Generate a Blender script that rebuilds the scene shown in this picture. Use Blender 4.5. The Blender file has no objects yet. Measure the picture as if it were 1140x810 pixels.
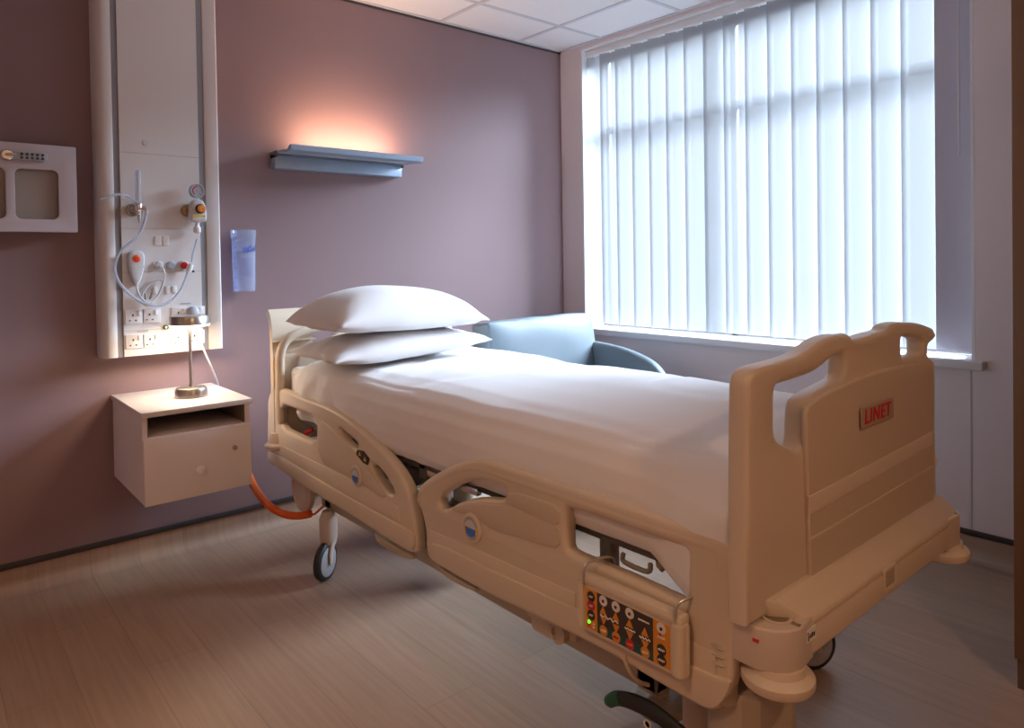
import bpy, bmesh, math, random
from mathutils import Vector, Matrix, noise
random.seed(7)
C = bpy.context.scene.collection
sc = bpy.context.scene
# ------------------------------------------------------------------ camera
F, YAW, PITCH, ROLL, CX, CY, CAMH = 782.38, .7083, -.0152, -.0157, 570.0, 301.02, 1.27
fw = Vector((math.sin(YAW)*math.cos(PITCH), math.cos(YAW)*math.cos(PITCH), math.sin(PITCH)))
rt = Vector((math.cos(YAW), -math.sin(YAW), 0)); up = rt.cross(fw)
R_ = rt*math.cos(ROLL) + up*math.sin(ROLL); U_ = -rt*math.sin(ROLL) + up*math.cos(ROLL)
CAM = Vector((0, 0, CAMH))
cd = bpy.data.cameras.new('camera'); co = bpy.data.objects.new('camera', cd); C.objects.link(co)
co.matrix_world = Matrix(((R_.x, U_.x, -fw.x, 0), (R_.y, U_.y, -fw.y, 0), (R_.z, U_.z, -fw.z, CAMH), (0, 0, 0, 1)))
cd.sensor_width = 36; cd.lens = F/1140*36; cd.shift_y = -(405-CY)/1140; cd.clip_start = .02
sc.camera = co
def P(ax, val, x, y):          # the point of the plane axis=val that the photo shows at pixel x, y
    d = fw + R_*((x-CX)/F) - U_*((y-CY)/F)
    return CAM + d*((val-CAM[ax])/d[ax])
# ------------------------------------------------------------------ light and exposure
sc.view_settings.view_transform = 'Standard'; sc.view_settings.look = 'None'
sc.view_settings.gamma = 1; sc.view_settings.use_curve_mapping = False
sc.view_settings.exposure = 0.12
wd = bpy.data.worlds.new('sky'); sc.world = wd; wd.use_nodes = True
bg = wd.node_tree.nodes['Background']; bg.inputs[0].default_value = (.82, .92, 1, 1); bg.inputs[1].default_value = 1.1
try:
    sc.cycles.max_bounces = 10; sc.cycles.diffuse_bounces = 5; sc.cycles.transparent_max_bounces = 16
    sc.cycles.caustics_reflective = False; sc.cycles.caustics_refractive = False; sc.cycles.sample_clamp_indirect = 4
except Exception: pass
def light(name, kind, loc, energy, col, direction=None, **kw):
    l = bpy.data.lights.new(name, kind); l.energy = energy; l.color = col
    for k, v in kw.items(): setattr(l, k, v)
    o = bpy.data.objects.new(name, l); C.objects.link(o); o.location = loc
    if direction is not None: o.rotation_euler = Vector(direction).to_track_quat('-Z', 'Y').to_euler()
    return o
SUN = light('hazy_sun', 'SUN', (8, -2, 6), 134, (.73, .85, 1), (-1, .32, -.62), angle=math.radians(38))
D, W, HC = 3.346, 3.318, 2.647            # head wall y, window wall x, ceiling z
X0, Y0 = -1.7, -2.0                        # the walls behind the camera
WY0, WY1, WZ0, WZ1 = .955, 3.16, .825, 2.62  # window opening
ptl = light('window_daylight', 'AREA', (W+.5, (WY0+WY1)/2, (WZ0+WZ1)/2), 10, (1, 1, 1), (-1, 0, 0), shape='RECTANGLE', size=WY1-WY0+.1, size_y=WZ1-WZ0+.1)
ptl.data.cycles.is_portal = True
# ------------------------------------------------------------------ materials
MATS = {}
def mat(name, col, rough=.5, metal=0, noise_scale=0, noise_amt=0, bump=0, bump_scale=200, spec=.5, emit=0, emit_col=None, sheen=0, coat=0):
    m = bpy.data.materials.new(name); m.use_nodes = True; nt = m.node_tree; b = nt.nodes['Principled BSDF']
    b.inputs['Base Color'].default_value = (*col, 1); b.inputs['Roughness'].default_value = rough
    b.inputs['Metallic'].default_value = metal; b.inputs['Specular IOR Level'].default_value = spec
    if sheen: b.inputs['Sheen Weight'].default_value = sheen
    if coat: b.inputs['Coat Weight'].default_value = coat
    if emit:
        b.inputs['Emission Color'].default_value = (*(emit_col or col), 1); b.inputs['Emission Strength'].default_value = emit
    tc = nt.nodes.new('ShaderNodeTexCoord')
    if noise_amt:
        n = nt.nodes.new('ShaderNodeTexNoise'); n.inputs['Scale'].default_value = noise_scale; n.inputs['Detail'].default_value = 4
        nt.links.new(tc.outputs['Object'], n.inputs['Vector'])
        mx = nt.nodes.new('ShaderNodeMix'); mx.data_type = 'RGBA'
        mx.inputs[6].default_value = (*[c*(1-noise_amt) for c in col], 1); mx.inputs[7].default_value = (*[min(1, c*(1+noise_amt)) for c in col], 1)
        nt.links.new(n.outputs['Fac'], mx.inputs[0]); nt.links.new(mx.outputs[2], b.inputs['Base Color'])
    if bump:
        n = nt.nodes.new('ShaderNodeTexNoise'); n.inputs['Scale'].default_value = bump_scale; n.inputs['Detail'].default_value = 3
        nt.links.new(tc.outputs['Object'], n.inputs['Vector'])
        bp = nt.nodes.new('ShaderNodeBump'); bp.inputs['Strength'].default_value = bump; bp.inputs['Distance'].default_value = .002
        nt.links.new(n.outputs['Fac'], bp.inputs['Height']); nt.links.new(bp.outputs[0], b.inputs['Normal'])
    MATS[name] = m
    return m
wall_mauve = mat('wall_mauve', (.265, .172, .175), .62, noise_scale=2, noise_amt=.03, bump=.15, bump_scale=300)
wall_pink = mat('wall_pink', (.76, .66, .645), .65, bump=.1, bump_scale=260)
white_paint = mat('white_paint', (.78, .77, .77), .4)
ceil_m = mat('ceiling_tile', (.86, .84, .84), .8, noise_scale=60, noise_amt=.03, bump=.3, bump_scale=400)
tbar_m = mat('ceiling_grid', (.62, .62, .66), .45)
cap_m = mat('skirting_cap_gap_shade', (.045, .038, .038), .35)
cream = mat('cream_plastic', (.66, .55, .42), .38, noise_scale=12, noise_amt=.015, bump=.06, bump_scale=900)
cream_in = mat('cream_panel', (.60, .49, .37), .42, bump=.2, bump_scale=1200)
cream_band = mat('cream_band', (.71, .595, .465), .45, bump=.35, bump_scale=1500)
bump_grey = mat('bumper_plastic', (.60, .50, .42), .4)
bed_steel = mat('bed_frame_grey', (.13, .12, .11), .45, metal=.4)
bed_light = mat('bed_frame_beige', (.45, .37, .28), .45)
dark_m = mat('black_rubber', (.018, .018, .02), .5)
wheel_m = mat('wheel_grey', (.42, .42, .44), .4)
steel = mat('brushed_steel', (.60, .57, .52), .28, metal=1, noise_scale=30, noise_amt=.06)
chrome = mat('chrome', (.75, .75, .76), .15, metal=1)
alu_m = mat('anodised_blue_grey', (.36, .45, .56), .42, metal=.35, noise_scale=18, noise_amt=.06)
alu_dk = mat('dark_bronze_grey', (.17, .18, .20), .5, metal=.3)  # darker even metal of the wall light's end brackets
linen = mat('white_linen', (.84, .83, .83), .85, bump=.25, bump_scale=700, sheen=.2)
matt_m = mat('white_mattress_cover', (.80, .80, .80), .7)
cab_m = mat('cabinet_laminate', (.80, .73, .72), .45, noise_scale=5, noise_amt=.02)
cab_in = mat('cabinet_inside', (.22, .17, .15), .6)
cab_edge = mat('cabinet_edge', (.70, .66, .64), .4)
knob_m = mat('knob_white', (.85, .82, .78), .35)
lamp_lens = mat('lamp_lens', (1, .82, .62), .4, emit=9, emit_col=(1, .76, .52))
lens_off = mat('frosted_lens', (.62, .58, .62), .3)
up_lens = mat('uplight_tube', (1, .7, .5), .4, emit=4, emit_col=(1, .62, .40))
panel_w = mat('trunking_white', (.74, .71, .69), .38)
panel_g = mat('trunking_grey_strip', (.28, .28, .30), .45)
plate_m = mat('socket_white', (.78, .75, .73), .3)
line_m = mat('seam_grey', (.50, .47, .46), .6)
hole_m = mat('socket_hole', (.03, .025, .03), .6)
print_blue = mat('print_blue', (.02, .07, .45), .5)
gauge_blue = mat('gauge_blue', (.05, .16, .62), .45)
print_grey = mat('print_grey', (.40, .43, .50), .5)
red_m = mat('red_plastic', (.62, .02, .03), .35)
orange_m = mat('orange_button', (.85, .13, .04), .4)
yellow_m = mat('yellow_label', (.80, .50, .04), .45)
grey_m = mat('grey_plastic', (.42, .45, .49), .4)
ltgrey = mat('light_grey_plastic', (.62, .63, .64), .35)
brass = mat('brass_grey', (.42, .36, .26), .35, metal=.9)
face_w = mat('gauge_face', (.86, .86, .88), .4)
safe_m = mat('powder_coat_lilac', (.52, .48, .52), .42, metal=.25, bump=.1, bump_scale=500)
safe_in = mat('safe_inside', (.40, .34, .30), .4, metal=.3)
key_m = mat('keypad_key', (.05, .05, .06), .4)
teal = mat('armchair_blue_vinyl', (.17, .215, .245), .45, noise_scale=3, noise_amt=.05, bump=.12, bump_scale=60)
wood_leg = mat('dark_wood', (.10, .06, .035), .45)
wardrobe_m = mat('wardrobe_brown_laminate', (.20, .11, .055), .5, noise_scale=4, noise_amt=.08)
wardrobe_p = mat('wardrobe_plinth_laminate', (.16, .10, .07), .5)
cable_o = mat('orange_cable', (.75, .14, .02), .45)
cable_w = mat('grey_cable', (.62, .60, .58), .45)
cable_l = mat('pale_cable', (.66, .66, .68), .4)
led_red = mat('logo_red', (.62, .01, .02), .4)
logo_pl = mat('logo_plate', (.42, .30, .23), .35)
pad_or = mat('pad_orange', (.72, .27, .02), .45)
pad_br = mat('pad_brown', (.045, .032, .03), .4)
pad_te = mat('pad_dark_teal', (.01, .075, .075), .4)
pad_wh = mat('pad_white', (.80, .74, .68), .45)
pad_bk = mat('pad_black', (.03, .03, .035), .45)
pad_rd = mat('pad_red', (.50, .02, .04), .45)
green_m = mat('green_cap', (.01, .10, .05), .45)
led_g = mat('green_led', (.1, .9, .05), .4, emit=1.2, emit_col=(.15, 1, .05))
lock_m = mat('lock_brass', (.50, .42, .33), .3, metal=.9)

def wood_floor():
    m = bpy.data.materials.new('oak_vinyl_floor'); m.use_nodes = True; nt = m.node_tree; N = nt.nodes; L = nt.links; b = N['Principled BSDF']
    tc = N.new('ShaderNodeTexCoord'); mp = N.new('ShaderNodeMapping'); mp.inputs['Rotation'].default_value = (0, 0, math.pi/2)
    L.new(tc.outputs['Object'], mp.inputs[0])
    br = N.new('ShaderNodeTexBrick'); br.offset = .37; br.inputs['Scale'].default_value = 1
    br.inputs['Brick Width'].default_value = 1.22; br.inputs['Row Height'].default_value = .18; br.inputs['Mortar Size'].default_value = .0012
    br.inputs['Color1'].default_value = (.42, .29, .205, 1); br.inputs['Color2'].default_value = (.385, .262, .185, 1); br.inputs['Mortar'].default_value = (.29, .195, .135, 1)
    L.new(mp.outputs[0], br.inputs['Vector'])
    m2 = N.new('ShaderNodeMapping'); m2.inputs['Scale'].default_value = (30, 1.3, 1); L.new(tc.outputs['Object'], m2.inputs[0])
    n = N.new('ShaderNodeTexNoise'); n.inputs['Scale'].default_value = 2.2; n.inputs['Detail'].default_value = 7; n.inputs['Distortion'].default_value = .5
    L.new(m2.outputs[0], n.inputs['Vector'])
    cr = N.new('ShaderNodeValToRGB'); cr.color_ramp.elements[0].position = .32; cr.color_ramp.elements[0].color = (.80, .80, .81, 1)
    cr.color_ramp.elements[1].position = .66; cr.color_ramp.elements[1].color = (1.06, 1.05, 1.05, 1); L.new(n.outputs['Fac'], cr.inputs[0])
    mx = N.new('ShaderNodeMix'); mx.data_type = 'RGBA'; mx.blend_type = 'MULTIPLY'; mx.inputs[0].default_value = .6
    L.new(br.outputs['Color'], mx.inputs[6]); L.new(cr.outputs[0], mx.inputs[7]); L.new(mx.outputs[2], b.inputs['Base Color'])
    b.inputs['Roughness'].default_value = .36
    bp = N.new('ShaderNodeBump'); bp.inputs['Strength'].default_value = .04; bp.inputs['Distance'].default_value = .001
    L.new(n.outputs['Fac'], bp.inputs['Height']); L.new(bp.outputs[0], b.inputs['Normal'])
    return m
floor_m = wood_floor()
def clear_mat(name, col, alpha, rough=.1):      # thin clear plastic or glass: mostly see-through with a sheen
    m = bpy.data.materials.new(name); m.use_nodes = True; nt = m.node_tree; N = nt.nodes; L = nt.links
    for n in list(N): N.remove(n)
    o = N.new('ShaderNodeOutputMaterial'); t = N.new('ShaderNodeBsdfTransparent'); t.inputs[0].default_value = (*col, 1)
    p = N.new('ShaderNodeBsdfPrincipled'); p.inputs['Base Color'].default_value = (*col, 1); p.inputs['Roughness'].default_value = rough
    mx = N.new('ShaderNodeMixShader'); mx.inputs[0].default_value = alpha
    L.new(t.outputs[0], mx.inputs[1]); L.new(p.outputs[0], mx.inputs[2]); L.new(mx.outputs[0], o.inputs[0])
    return m
glass_m = clear_mat('window_glass', (.96, .98, 1), .06, .02)
tube_m = clear_mat('clear_tube', (.80, .84, .92), .42, .12)
cup_m = clear_mat('clear_cup', (.84, .88, .98), .20, .15)
def blind_mat():
    m = bpy.data.materials.new('sheer_blind_fabric'); m.use_nodes = True; nt = m.node_tree; N = nt.nodes; L = nt.links
    for n in list(N): N.remove(n)
    o = N.new('ShaderNodeOutputMaterial')
    tr = N.new('ShaderNodeBsdfTranslucent'); tr.inputs[0].default_value = (.044, .045, .045, 1)
    df = N.new('ShaderNodeBsdfDiffuse'); df.inputs[0].default_value = (.60, .62, .65, 1)
    tp = N.new('ShaderNodeBsdfTransparent'); tp.inputs[0].default_value = (.14, .143, .146, 1)
    a1 = N.new('ShaderNodeMixShader'); a1.inputs[0].default_value = .5; L.new(tr.outputs[0], a1.inputs[1]); L.new(df.outputs[0], a1.inputs[2])
    ad = N.new('ShaderNodeAddShader'); L.new(a1.outputs[0], ad.inputs[0]); L.new(tp.outputs[0], ad.inputs[1])
    L.new(ad.outputs[0], o.inputs[0])
    return m
blind_m = blind_mat()

# ------------------------------------------------------------------ helpers
def tagit(o, label, cat, group=None, kind=None):
    if label: o['label'] = label
    if cat: o['category'] = cat
    if group: o['group'] = group
    if kind: o['kind'] = kind
    return o
def thing(name, loc, label, cat, group=None):
    o = bpy.data.objects.new(name, None); C.objects.link(o); o.location = loc; o.empty_display_size = .05
    return tagit(o, label, cat, group)
def link(name, me, material, parent=None, smooth=True, angle=35):
    o = bpy.data.objects.new(name, me); C.objects.link(o)
    if material is not None and len(me.materials) == 0: me.materials.append(material)
    if smooth:
        me.polygons.foreach_set('use_smooth', [True]*len(me.polygons))
        try: me.set_sharp_from_angle(angle=math.radians(angle))
        except Exception: pass
    if parent is not None:
        bpy.context.view_layer.update()
        o.parent = parent
        # vertices are in world space: cancel the parent's place
        pm = Matrix.Identity(4); q = parent; chain = []
        while q is not None: chain.append(q); q = q.parent
        for q in reversed(chain): pm = pm @ q.matrix_parent_inverse @ Matrix.LocRotScale(q.location, q.rotation_euler, q.scale)
        o.matrix_parent_inverse = pm.inverted()
    return o
def solid(t, th):
    t.normal_update(); bmesh.ops.solidify(t, geom=t.faces[:], thickness=th)
class MB:
    def __init__(s): s.b = bmesh.new()
    def box(s, a, c, bev=0, seg=2, M=None):
        a = Vector(a); c = Vector(c)
        t = bmesh.new(); bmesh.ops.create_cube(t, size=1)
        for v in t.verts: v.co = Vector(((a[i]+c[i])/2 + v.co[i]*(c[i]-a[i]) for i in range(3)))
        if bev: bmesh.ops.bevel(t, geom=list(t.edges), offset=bev, segments=seg, affect='EDGES', profile=.5)
        if M is not None: bmesh.ops.transform(t, matrix=M, verts=t.verts)
        s.add(t); return s
    def add(s, t):
        bmesh.ops.recalc_face_normals(t, faces=t.faces)
        me = bpy.data.meshes.new('tmp'); t.to_mesh(me); t.free(); s.b.from_mesh(me); bpy.data.meshes.remove(me)
    def tube(s, pts, r, seg=10, closed=False, cap=True, flat=1.0):
        pts = [Vector(p) for p in pts]; n = len(pts); t = bmesh.new(); rings = []
        rr = r if isinstance(r, (list, tuple)) else [r]*n
        prev = None
        for i, p in enumerate(pts):
            if closed: tan = (pts[(i+1) % n]-pts[i-1])
            else: tan = pts[min(i+1, n-1)]-pts[max(i-1, 0)]
            tan = tan.normalized() if tan.length > 1e-9 else Vector((0, 0, 1))
            if prev is None:
                a = Vector((0, 0, 1)) if abs(tan.z) < .9 else Vector((1, 0, 0))
                u = (a - tan*a.dot(tan)).normalized()
            else:
                u = prev - tan*prev.dot(tan); u = u.normalized() if u.length > 1e-6 else prev
            prev = u; w = tan.cross(u)
            rings.append([t.verts.new(p + u*math.cos(2*math.pi*k/seg)*rr[i] + w*math.sin(2*math.pi*k/seg)*rr[i]*flat) for k in range(seg)])
        for i in range(n if closed else n-1):
            A, B = rings[i], rings[(i+1) % n]
            for k in range(seg): t.faces.new((A[k], A[(k+1) % seg], B[(k+1) % seg], B[k]))
        if cap and not closed: t.faces.new(rings[0][::-1]); t.faces.new(rings[-1])
        s.add(t); return s
    def lathe(s, c, prof, seg=32, axis=(0, 0, 1), M=None):
        # prof: list of (radius, height along the axis)
        q = Vector((0, 0, 1)).rotation_difference(Vector(axis).normalized()); c = Vector(c); t = bmesh.new(); rings = []
        for r, h in prof:
            if r < 1e-6: rings.append([t.verts.new(c + q @ Vector((0, 0, h)))])
            else: rings.append([t.verts.new(c + q @ Vector((r*math.cos(2*math.pi*k/seg), r*math.sin(2*math.pi*k/seg), h))) for k in range(seg)])
        for A, B in zip(rings, rings[1:]):
            for k in range(seg):
                k2 = (k+1) % seg
                if len(A) == 1 and len(B) == 1: continue
                if len(A) == 1: t.faces.new((A[0], B[k], B[k2]))
                elif len(B) == 1: t.faces.new((A[k], A[k2], B[0]))
                else: t.faces.new((A[k], A[k2], B[k2], B[k]))
        if len(rings[0]) > 1: t.faces.new(rings[0][::-1])
        if len(rings[-1]) > 1: t.faces.new(rings[-1])
        s.add(t); return s
    def cyl(s, a, b, r, seg=24):
        a = Vector(a); b = Vector(b); return s.lathe(a, [(r, 0), (r, (b-a).length)], seg, b-a)
    def grid(s, fn, nu, nv, thick=0):
        t = bmesh.new(); V = [[t.verts.new(fn(i/nu, j/nv)) for j in range(nv+1)] for i in range(nu+1)]
        for i in range(nu):
            for j in range(nv): t.faces.new((V[i][j], V[i+1][j], V[i+1][j+1], V[i][j+1]))
        if thick: solid(t, thick)
        s.add(t); return s
    def done(s, name, material, parent=None, smooth=True, angle=35, recalc=False):
        me = bpy.data.meshes.new(name); s.b.to_mesh(me); s.b.free()
        return link(name, me, material, parent, smooth, angle)
def chaikin(pts, n=1, closed=True):
    pts = [tuple(p) for p in pts]
    for _ in range(n):
        q = []
        m = len(pts)
        rng = range(m) if closed else range(m-1)
        if not closed: q.append(pts[0])
        for i in rng:
            a, b = pts[i], pts[(i+1) % m]
            q.append(tuple(.75*a[k]+.25*b[k] for k in range(len(a)))); q.append(tuple(.25*a[k]+.75*b[k] for k in range(len(a))))
        if not closed: q.append(pts[-1])
        pts = q
    return pts
def smooth_path(pts, n=8):      # Catmull-Rom through 3D points
    pts = [Vector(p) for p in pts]; out = []
    for i in range(len(pts)-1):
        p0 = pts[max(i-1, 0)]; p1 = pts[i]; p2 = pts[i+1]; p3 = pts[min(i+2, len(pts)-1)]
        for k in range(n):
            t = k/n
            out.append(.5*((2*p1)+(-p0+p2)*t+(2*p0-5*p1+4*p2-p3)*t*t+(-p0+3*p1-3*p2+p3)*t**3))
    out.append(pts[-1]); return out
def plate_mesh(outlines, plane, y0, y1, bev, bres=2):
    """outlines: closed loops of (a, b); plane 'x': a=y,b=z, 'y': a=x,b=z, 'z': a=x,b=y; solid between y0 and y1 with rounded edges"""
    cu = bpy.data.curves.new('c', 'CURVE'); cu.dimensions = '2D'; cu.fill_mode = 'BOTH'
    t = abs(y1-y0); bev = min(bev, t/2*.98)
    cu.extrude = t/2-bev; cu.bevel_depth = bev; cu.bevel_resolution = bres; cu.offset = -bev
    for loop in outlines:
        sp = cu.splines.new('POLY'); sp.points.add(len(loop)-1); sp.use_cyclic_u = True
        for p, q in zip(sp.points, loop): p.co = (q[0], q[1], 0, 1)
    o = bpy.data.objects.new('c', cu); C.objects.link(o)
    dg = bpy.context.evaluated_depsgraph_get(); dg.update()
    me = bpy.data.meshes.new_from_object(o.evaluated_get(dg)); bpy.data.objects.remove(o); bpy.data.curves.remove(cu)
    c = (y0+y1)/2
    if plane == 'x': M = Matrix(((0, 0, 1, c), (1, 0, 0, 0), (0, 1, 0, 0), (0, 0, 0, 1)))
    elif plane == 'y': M = Matrix(((1, 0, 0, 0), (0, 0, -1, c), (0, 1, 0, 0), (0, 0, 0, 1)))
    else: M = Matrix(((1, 0, 0, 0), (0, 1, 0, 0), (0, 0, 1, c), (0, 0, 0, 1)))
    me.transform(M); me.materials.clear()
    b = bmesh.new(); b.from_mesh(me); bmesh.ops.remove_doubles(b, verts=b.verts, dist=1e-5); bmesh.ops.recalc_face_normals(b, faces=b.faces); b.to_mesh(me); b.free()
    return me
def plate(name, outlines, plane, y0, y1, bev, material, parent=None, angle=30):
    return link(name, plate_mesh(outlines, plane, y0, y1, bev), material, parent, True, angle)
def text_mesh(txt, size, M, depth=.0006, shear=0, bold=0, space=1):
    cu = bpy.data.curves.new('t', 'FONT'); cu.body = txt; cu.size = size; cu.extrude = depth; cu.align_x = 'CENTER'; cu.align_y = 'CENTER'; cu.shear = shear; cu.offset = bold; cu.space_character = space
    o = bpy.data.objects.new('t', cu); C.objects.link(o); dg = bpy.context.evaluated_depsgraph_get(); dg.update()
    me = bpy.data.meshes.new_from_object(o.evaluated_get(dg)); bpy.data.objects.remove(o); bpy.data.curves.remove(cu)
    me.transform(M); me.materials.clear(); return me
def face_M(origin, ex, ez):     # text plane: ex to the right, ez upwards
    ex = Vector(ex).normalized(); ez = Vector(ez).normalized(); n = ex.cross(ez)
    return Matrix(((ex.x, ez.x, n.x, origin[0]), (ex.y, ez.y, n.y, origin[1]), (ex.z, ez.z, n.z, origin[2]), (0, 0, 0, 1)))
def rrect(x0, z0, x1, z1, r, n=5):
    out = []
    for cx, cz, a0 in ((x1-r, z1-r, 0), (x0+r, z1-r, 90), (x0+r, z0+r, 180), (x1-r, z0+r, 270)):
        for k in range(n+1):
            a = math.radians(a0+90*k/n); out.append((cx+r*math.cos(a), cz+r*math.sin(a)))
    return out
def circ(x, z, r, n=24, rz=None): return [(x+r*math.cos(2*math.pi*k/n), z+(rz or r)*math.sin(2*math.pi*k/n)) for k in range(n)]
def struct(name, mb, material, **kw):
    o = mb.done(name, material, **kw); o['kind'] = 'structure'; return o

# ------------------------------------------------------------------ the room
T = .15
struct('floor', MB().box((X0-T, Y0-T, -.1), (W+.26, D+T, 0)), floor_m, smooth=False)
struct('ceiling', MB().box((X0-T, Y0-T, HC), (W+.26, D+T, HC+.1)), ceil_m, smooth=False)
struct('wall_back', MB().box((X0-T, D, 0), (W+.26, D+T, HC)), wall_mauve, smooth=False)
struct('wall_left', MB().box((X0-T, Y0, 0), (X0, D, HC)), wall_pink, smooth=False)
struct('wall_front', MB().box((X0-T, Y0-T, 0), (W+T, Y0, HC)), wall_pink, smooth=False)
WT = .26
wr = MB().box((W, Y0, 0), (W+WT, D, WZ0-.03)).box((W, Y0, WZ0-.03), (W+WT, WY0, HC)).box((W, WY1, WZ0-.03), (W+WT, D, HC)).box((W, WY0, WZ1), (W+WT, WY1, HC))
struct('wall_right', wr, wall_pink, smooth=False)
# ceiling grid, set out in 0.6 m tiles
g = MB(); ty, tx = 2.974, 2.946
for k in range(9):
    y = ty-.6*k
    if y > Y0: g.box((X0, y-.012, HC-.004), (W, y+.012, HC+.002))
for k in range(8):
    x = tx-.6*k
    if x > X0: g.box((x-.012, Y0, HC-.0045), (x+.012, D, HC+.002))
g.box((X0, D-.022, HC-.006), (W, D, HC+.002)).box((W-.022, Y0, HC-.006), (W, D, HC+.002))
struct('trim_1', g, tbar_m, smooth=False)
# shadow gap painted as a dark strip under the mauve wall's ceiling edge
struct('trim_2', MB().box((X0, D-.004, HC-.018), (W, D+.001, HC-.0045)), cap_m, smooth=False)
# coved skirting: the floor sheet runs 0.1 m up the walls under a dark capping
def cove(p0, p1, inward, name):
    prof = [(0, .1), (0.004, .1), (.006, .06)] + [(.006+.05*(1-math.cos(math.radians(a))), .055-.055*math.sin(math.radians(a))+.0008) for a in (0, 15, 30, 45, 60, 75, 90)]
    p0 = Vector(p0); p1 = Vector(p1); inward = Vector(inward); t = bmesh.new()
    A = [t.verts.new(p0+inward*d+Vector((0, 0, z))) for d, z in prof]; B = [t.verts.new(p1+inward*d+Vector((0, 0, z))) for d, z in prof]
    for i in range(len(prof)-1): t.faces.new((A[i], A[i+1], B[i+1], B[i]))
    m = MB(); m.add(t); o = m.done(name, floor_m, angle=60); o['kind'] = 'structure'
    c = MB(); a = p0+Vector((0, 0, .1)); b = p1+inward*.011+Vector((0, 0, .124))
    c.box([min(a[i], b[i]) for i in range(3)], [max(a[i], b[i]) for i in range(3)], .004)
    q = c.done('capping', cap_m, o)
    return o
cove((X0, D, 0), (W, D, 0), (0, -1, 0), 'baseboard_back')
cove((W, .0, 0), (W, D, 0), (-1, 0, 0), 'baseboard_right')
# window: frame with transom and mullion, glass, cill board
frame_m = mat('window_frame_grey', (.06, .06, .065), .6)
fr = MB(); fx0, fx1 = W+.19, W+.225
def bar(y0, y1, z0, z1): fr.box((fx0, y0, z0), (fx1, y1, z1), .004)
bar(WY0, WY1, WZ0, WZ0+.06); bar(WY0, WY1, WZ1-.06, WZ1); bar(WY0, WY0+.06, WZ0, WZ1); bar(WY1-.06, WY1, WZ0, WZ1)
bar(WY0, WY1, 2.09, 2.14); bar(2.16, 2.205, WZ0, WZ1)
wf = struct('window_1', fr, frame_m)
MB().box((fx0+.014, WY0+.03, WZ0+.03), (fx0+.020, WY1-.03, WZ1-.03)).done('glass', glass_m, wf, smooth=False)
# reveal lining and the cill board
rv = MB().box((W-.001, WY1-.012, WZ0), (W+.17, WY1, WZ1)).box((W-.001, WY0, WZ0), (W+.17, WY0+.012, WZ1)).box((W-.001, WY0, WZ1-.01), (W+.17, WY1, WZ1))
struct('trim_3', rv, white_paint, smooth=False)
struct('trim_4', MB().box((W-.035, WY0-.035, WZ0-.036), (W+.17, WY1+.03, WZ0), .004), white_paint)
# joint line in the boxed-in wall below the cill
struct('trim_5', MB().box((W-.0015, WY0+.012, .125), (W+.001, WY0+.018, WZ0-.036)), line_m, smooth=False)
# ceiling downlight behind the camera, plus an added fill lamp left of it
def downlight(x, y, e, label, sp=180):
    t = thing('ceiling_downlight', (x, y, HC), label, 'ceiling light', 'ceiling downlights')
    MB().lathe((x, y, HC-.012), [(.11, 0), (.13, .004), (.13, .0119), (.095, .0119), (.095, .004)], 32).done('trim_ring', white_paint, t)
    MB().lathe((x, y, HC-.006), [(0, 0), (.094, 0), (.094, .004), (0, .004)], 32).done('diffuser', mat('downlight_lens', (1, .9, .8), .4, emit=3, emit_col=(1, .72, .48)), t)
    l = light('downlight_lamp', 'AREA', (0, 0, -.02), e, (1, .60, .33), (0, 0, -1), shape='DISK', size=.2, spread=math.radians(sp)); l.parent = t
    return t
downlight(-.75, .75, 13, 'unseen round ceiling downlight added as warm fill to the left of the camera', 125)  # added out of view to warm the near side of the bed
downlight(.9, -1.1, 14.5, 'round ceiling downlight in the tiled ceiling behind the camera')

# ------------------------------------------------------------------ vertical blind
hx = W+.055
vb = thing('vertical_blind', (hx, (WY0+WY1)/2, WZ0), 'white translucent vertical blind covering the large window', 'blind')
MB().box((hx-.024, WY0+.012, WZ1-.050), (hx+.024, WY1-.012, WZ1-.011), .003).done('headrail', white_paint, vb)
pitch = .1275
ys = [3.128 - pitch*k for k in range(17)]
lip = WZ0+.022
for k, yc in enumerate(ys):
    last = (k == 16)
    a = math.radians(-12 + random.uniform(-1.2, 1.2)) if not last else math.radians(4)
    y = yc + .021 - pitch/2
    h = .0765 if not last else .074
    def slat(u, v, y=y, a=a, h=h):
        s = (u-.5)*2*h; bow = .006*(1-(2*u-1)**2)
        z = lip+.005 + (WZ1-.052-lip-.005)*v
        return Vector((hx + s*math.sin(a) + bow*math.cos(a), y + s*math.cos(a) - bow*math.sin(a), z))
    o = MB().grid(slat, 8, 6).done('slat', blind_m if not last else mat('slat_backing', (.50, .47, .53), .7), vb, angle=80)
    # the weight sewn in the bottom hem and the carrier hook at the top
    MB().box((hx-.004, y-.0018, WZ1-.060), (hx+.004, y+.0018, WZ1-.049)).done('hook', white_paint, o)
wy = P(0, hx-.07, 1065, 80)[1]
MB().tube([(hx-.03, wy, WZ1-.03), (hx-.045, wy, WZ1-.07), (hx-.045, wy, P(0, hx-.045, 1065, 172)[2])], [.003, .0035, .0045], 8).done('wand', ltgrey, vb)

# ------------------------------------------------------------------ hospital bed
RX = 1.175            # outer face of the side rails
FY = .699             # outer face of the footboard
HY = 2.905            # inner face of the headboard
FXR = 2.115           # far side of the end boards
bed = thing('hospital_bed', (1.63, 1.8, 0), 'beige electric hospital bed on castors with side rails and a tall footboard', 'bed')
def py(pts, y=FY): return [(lambda p: (p[0], p[2]))(P(1, y, *q)) for q in pts]
def px(pts, x=RX): return [(lambda p: (p[1], p[2]))(P(0, x, *q)) for q in pts]
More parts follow.
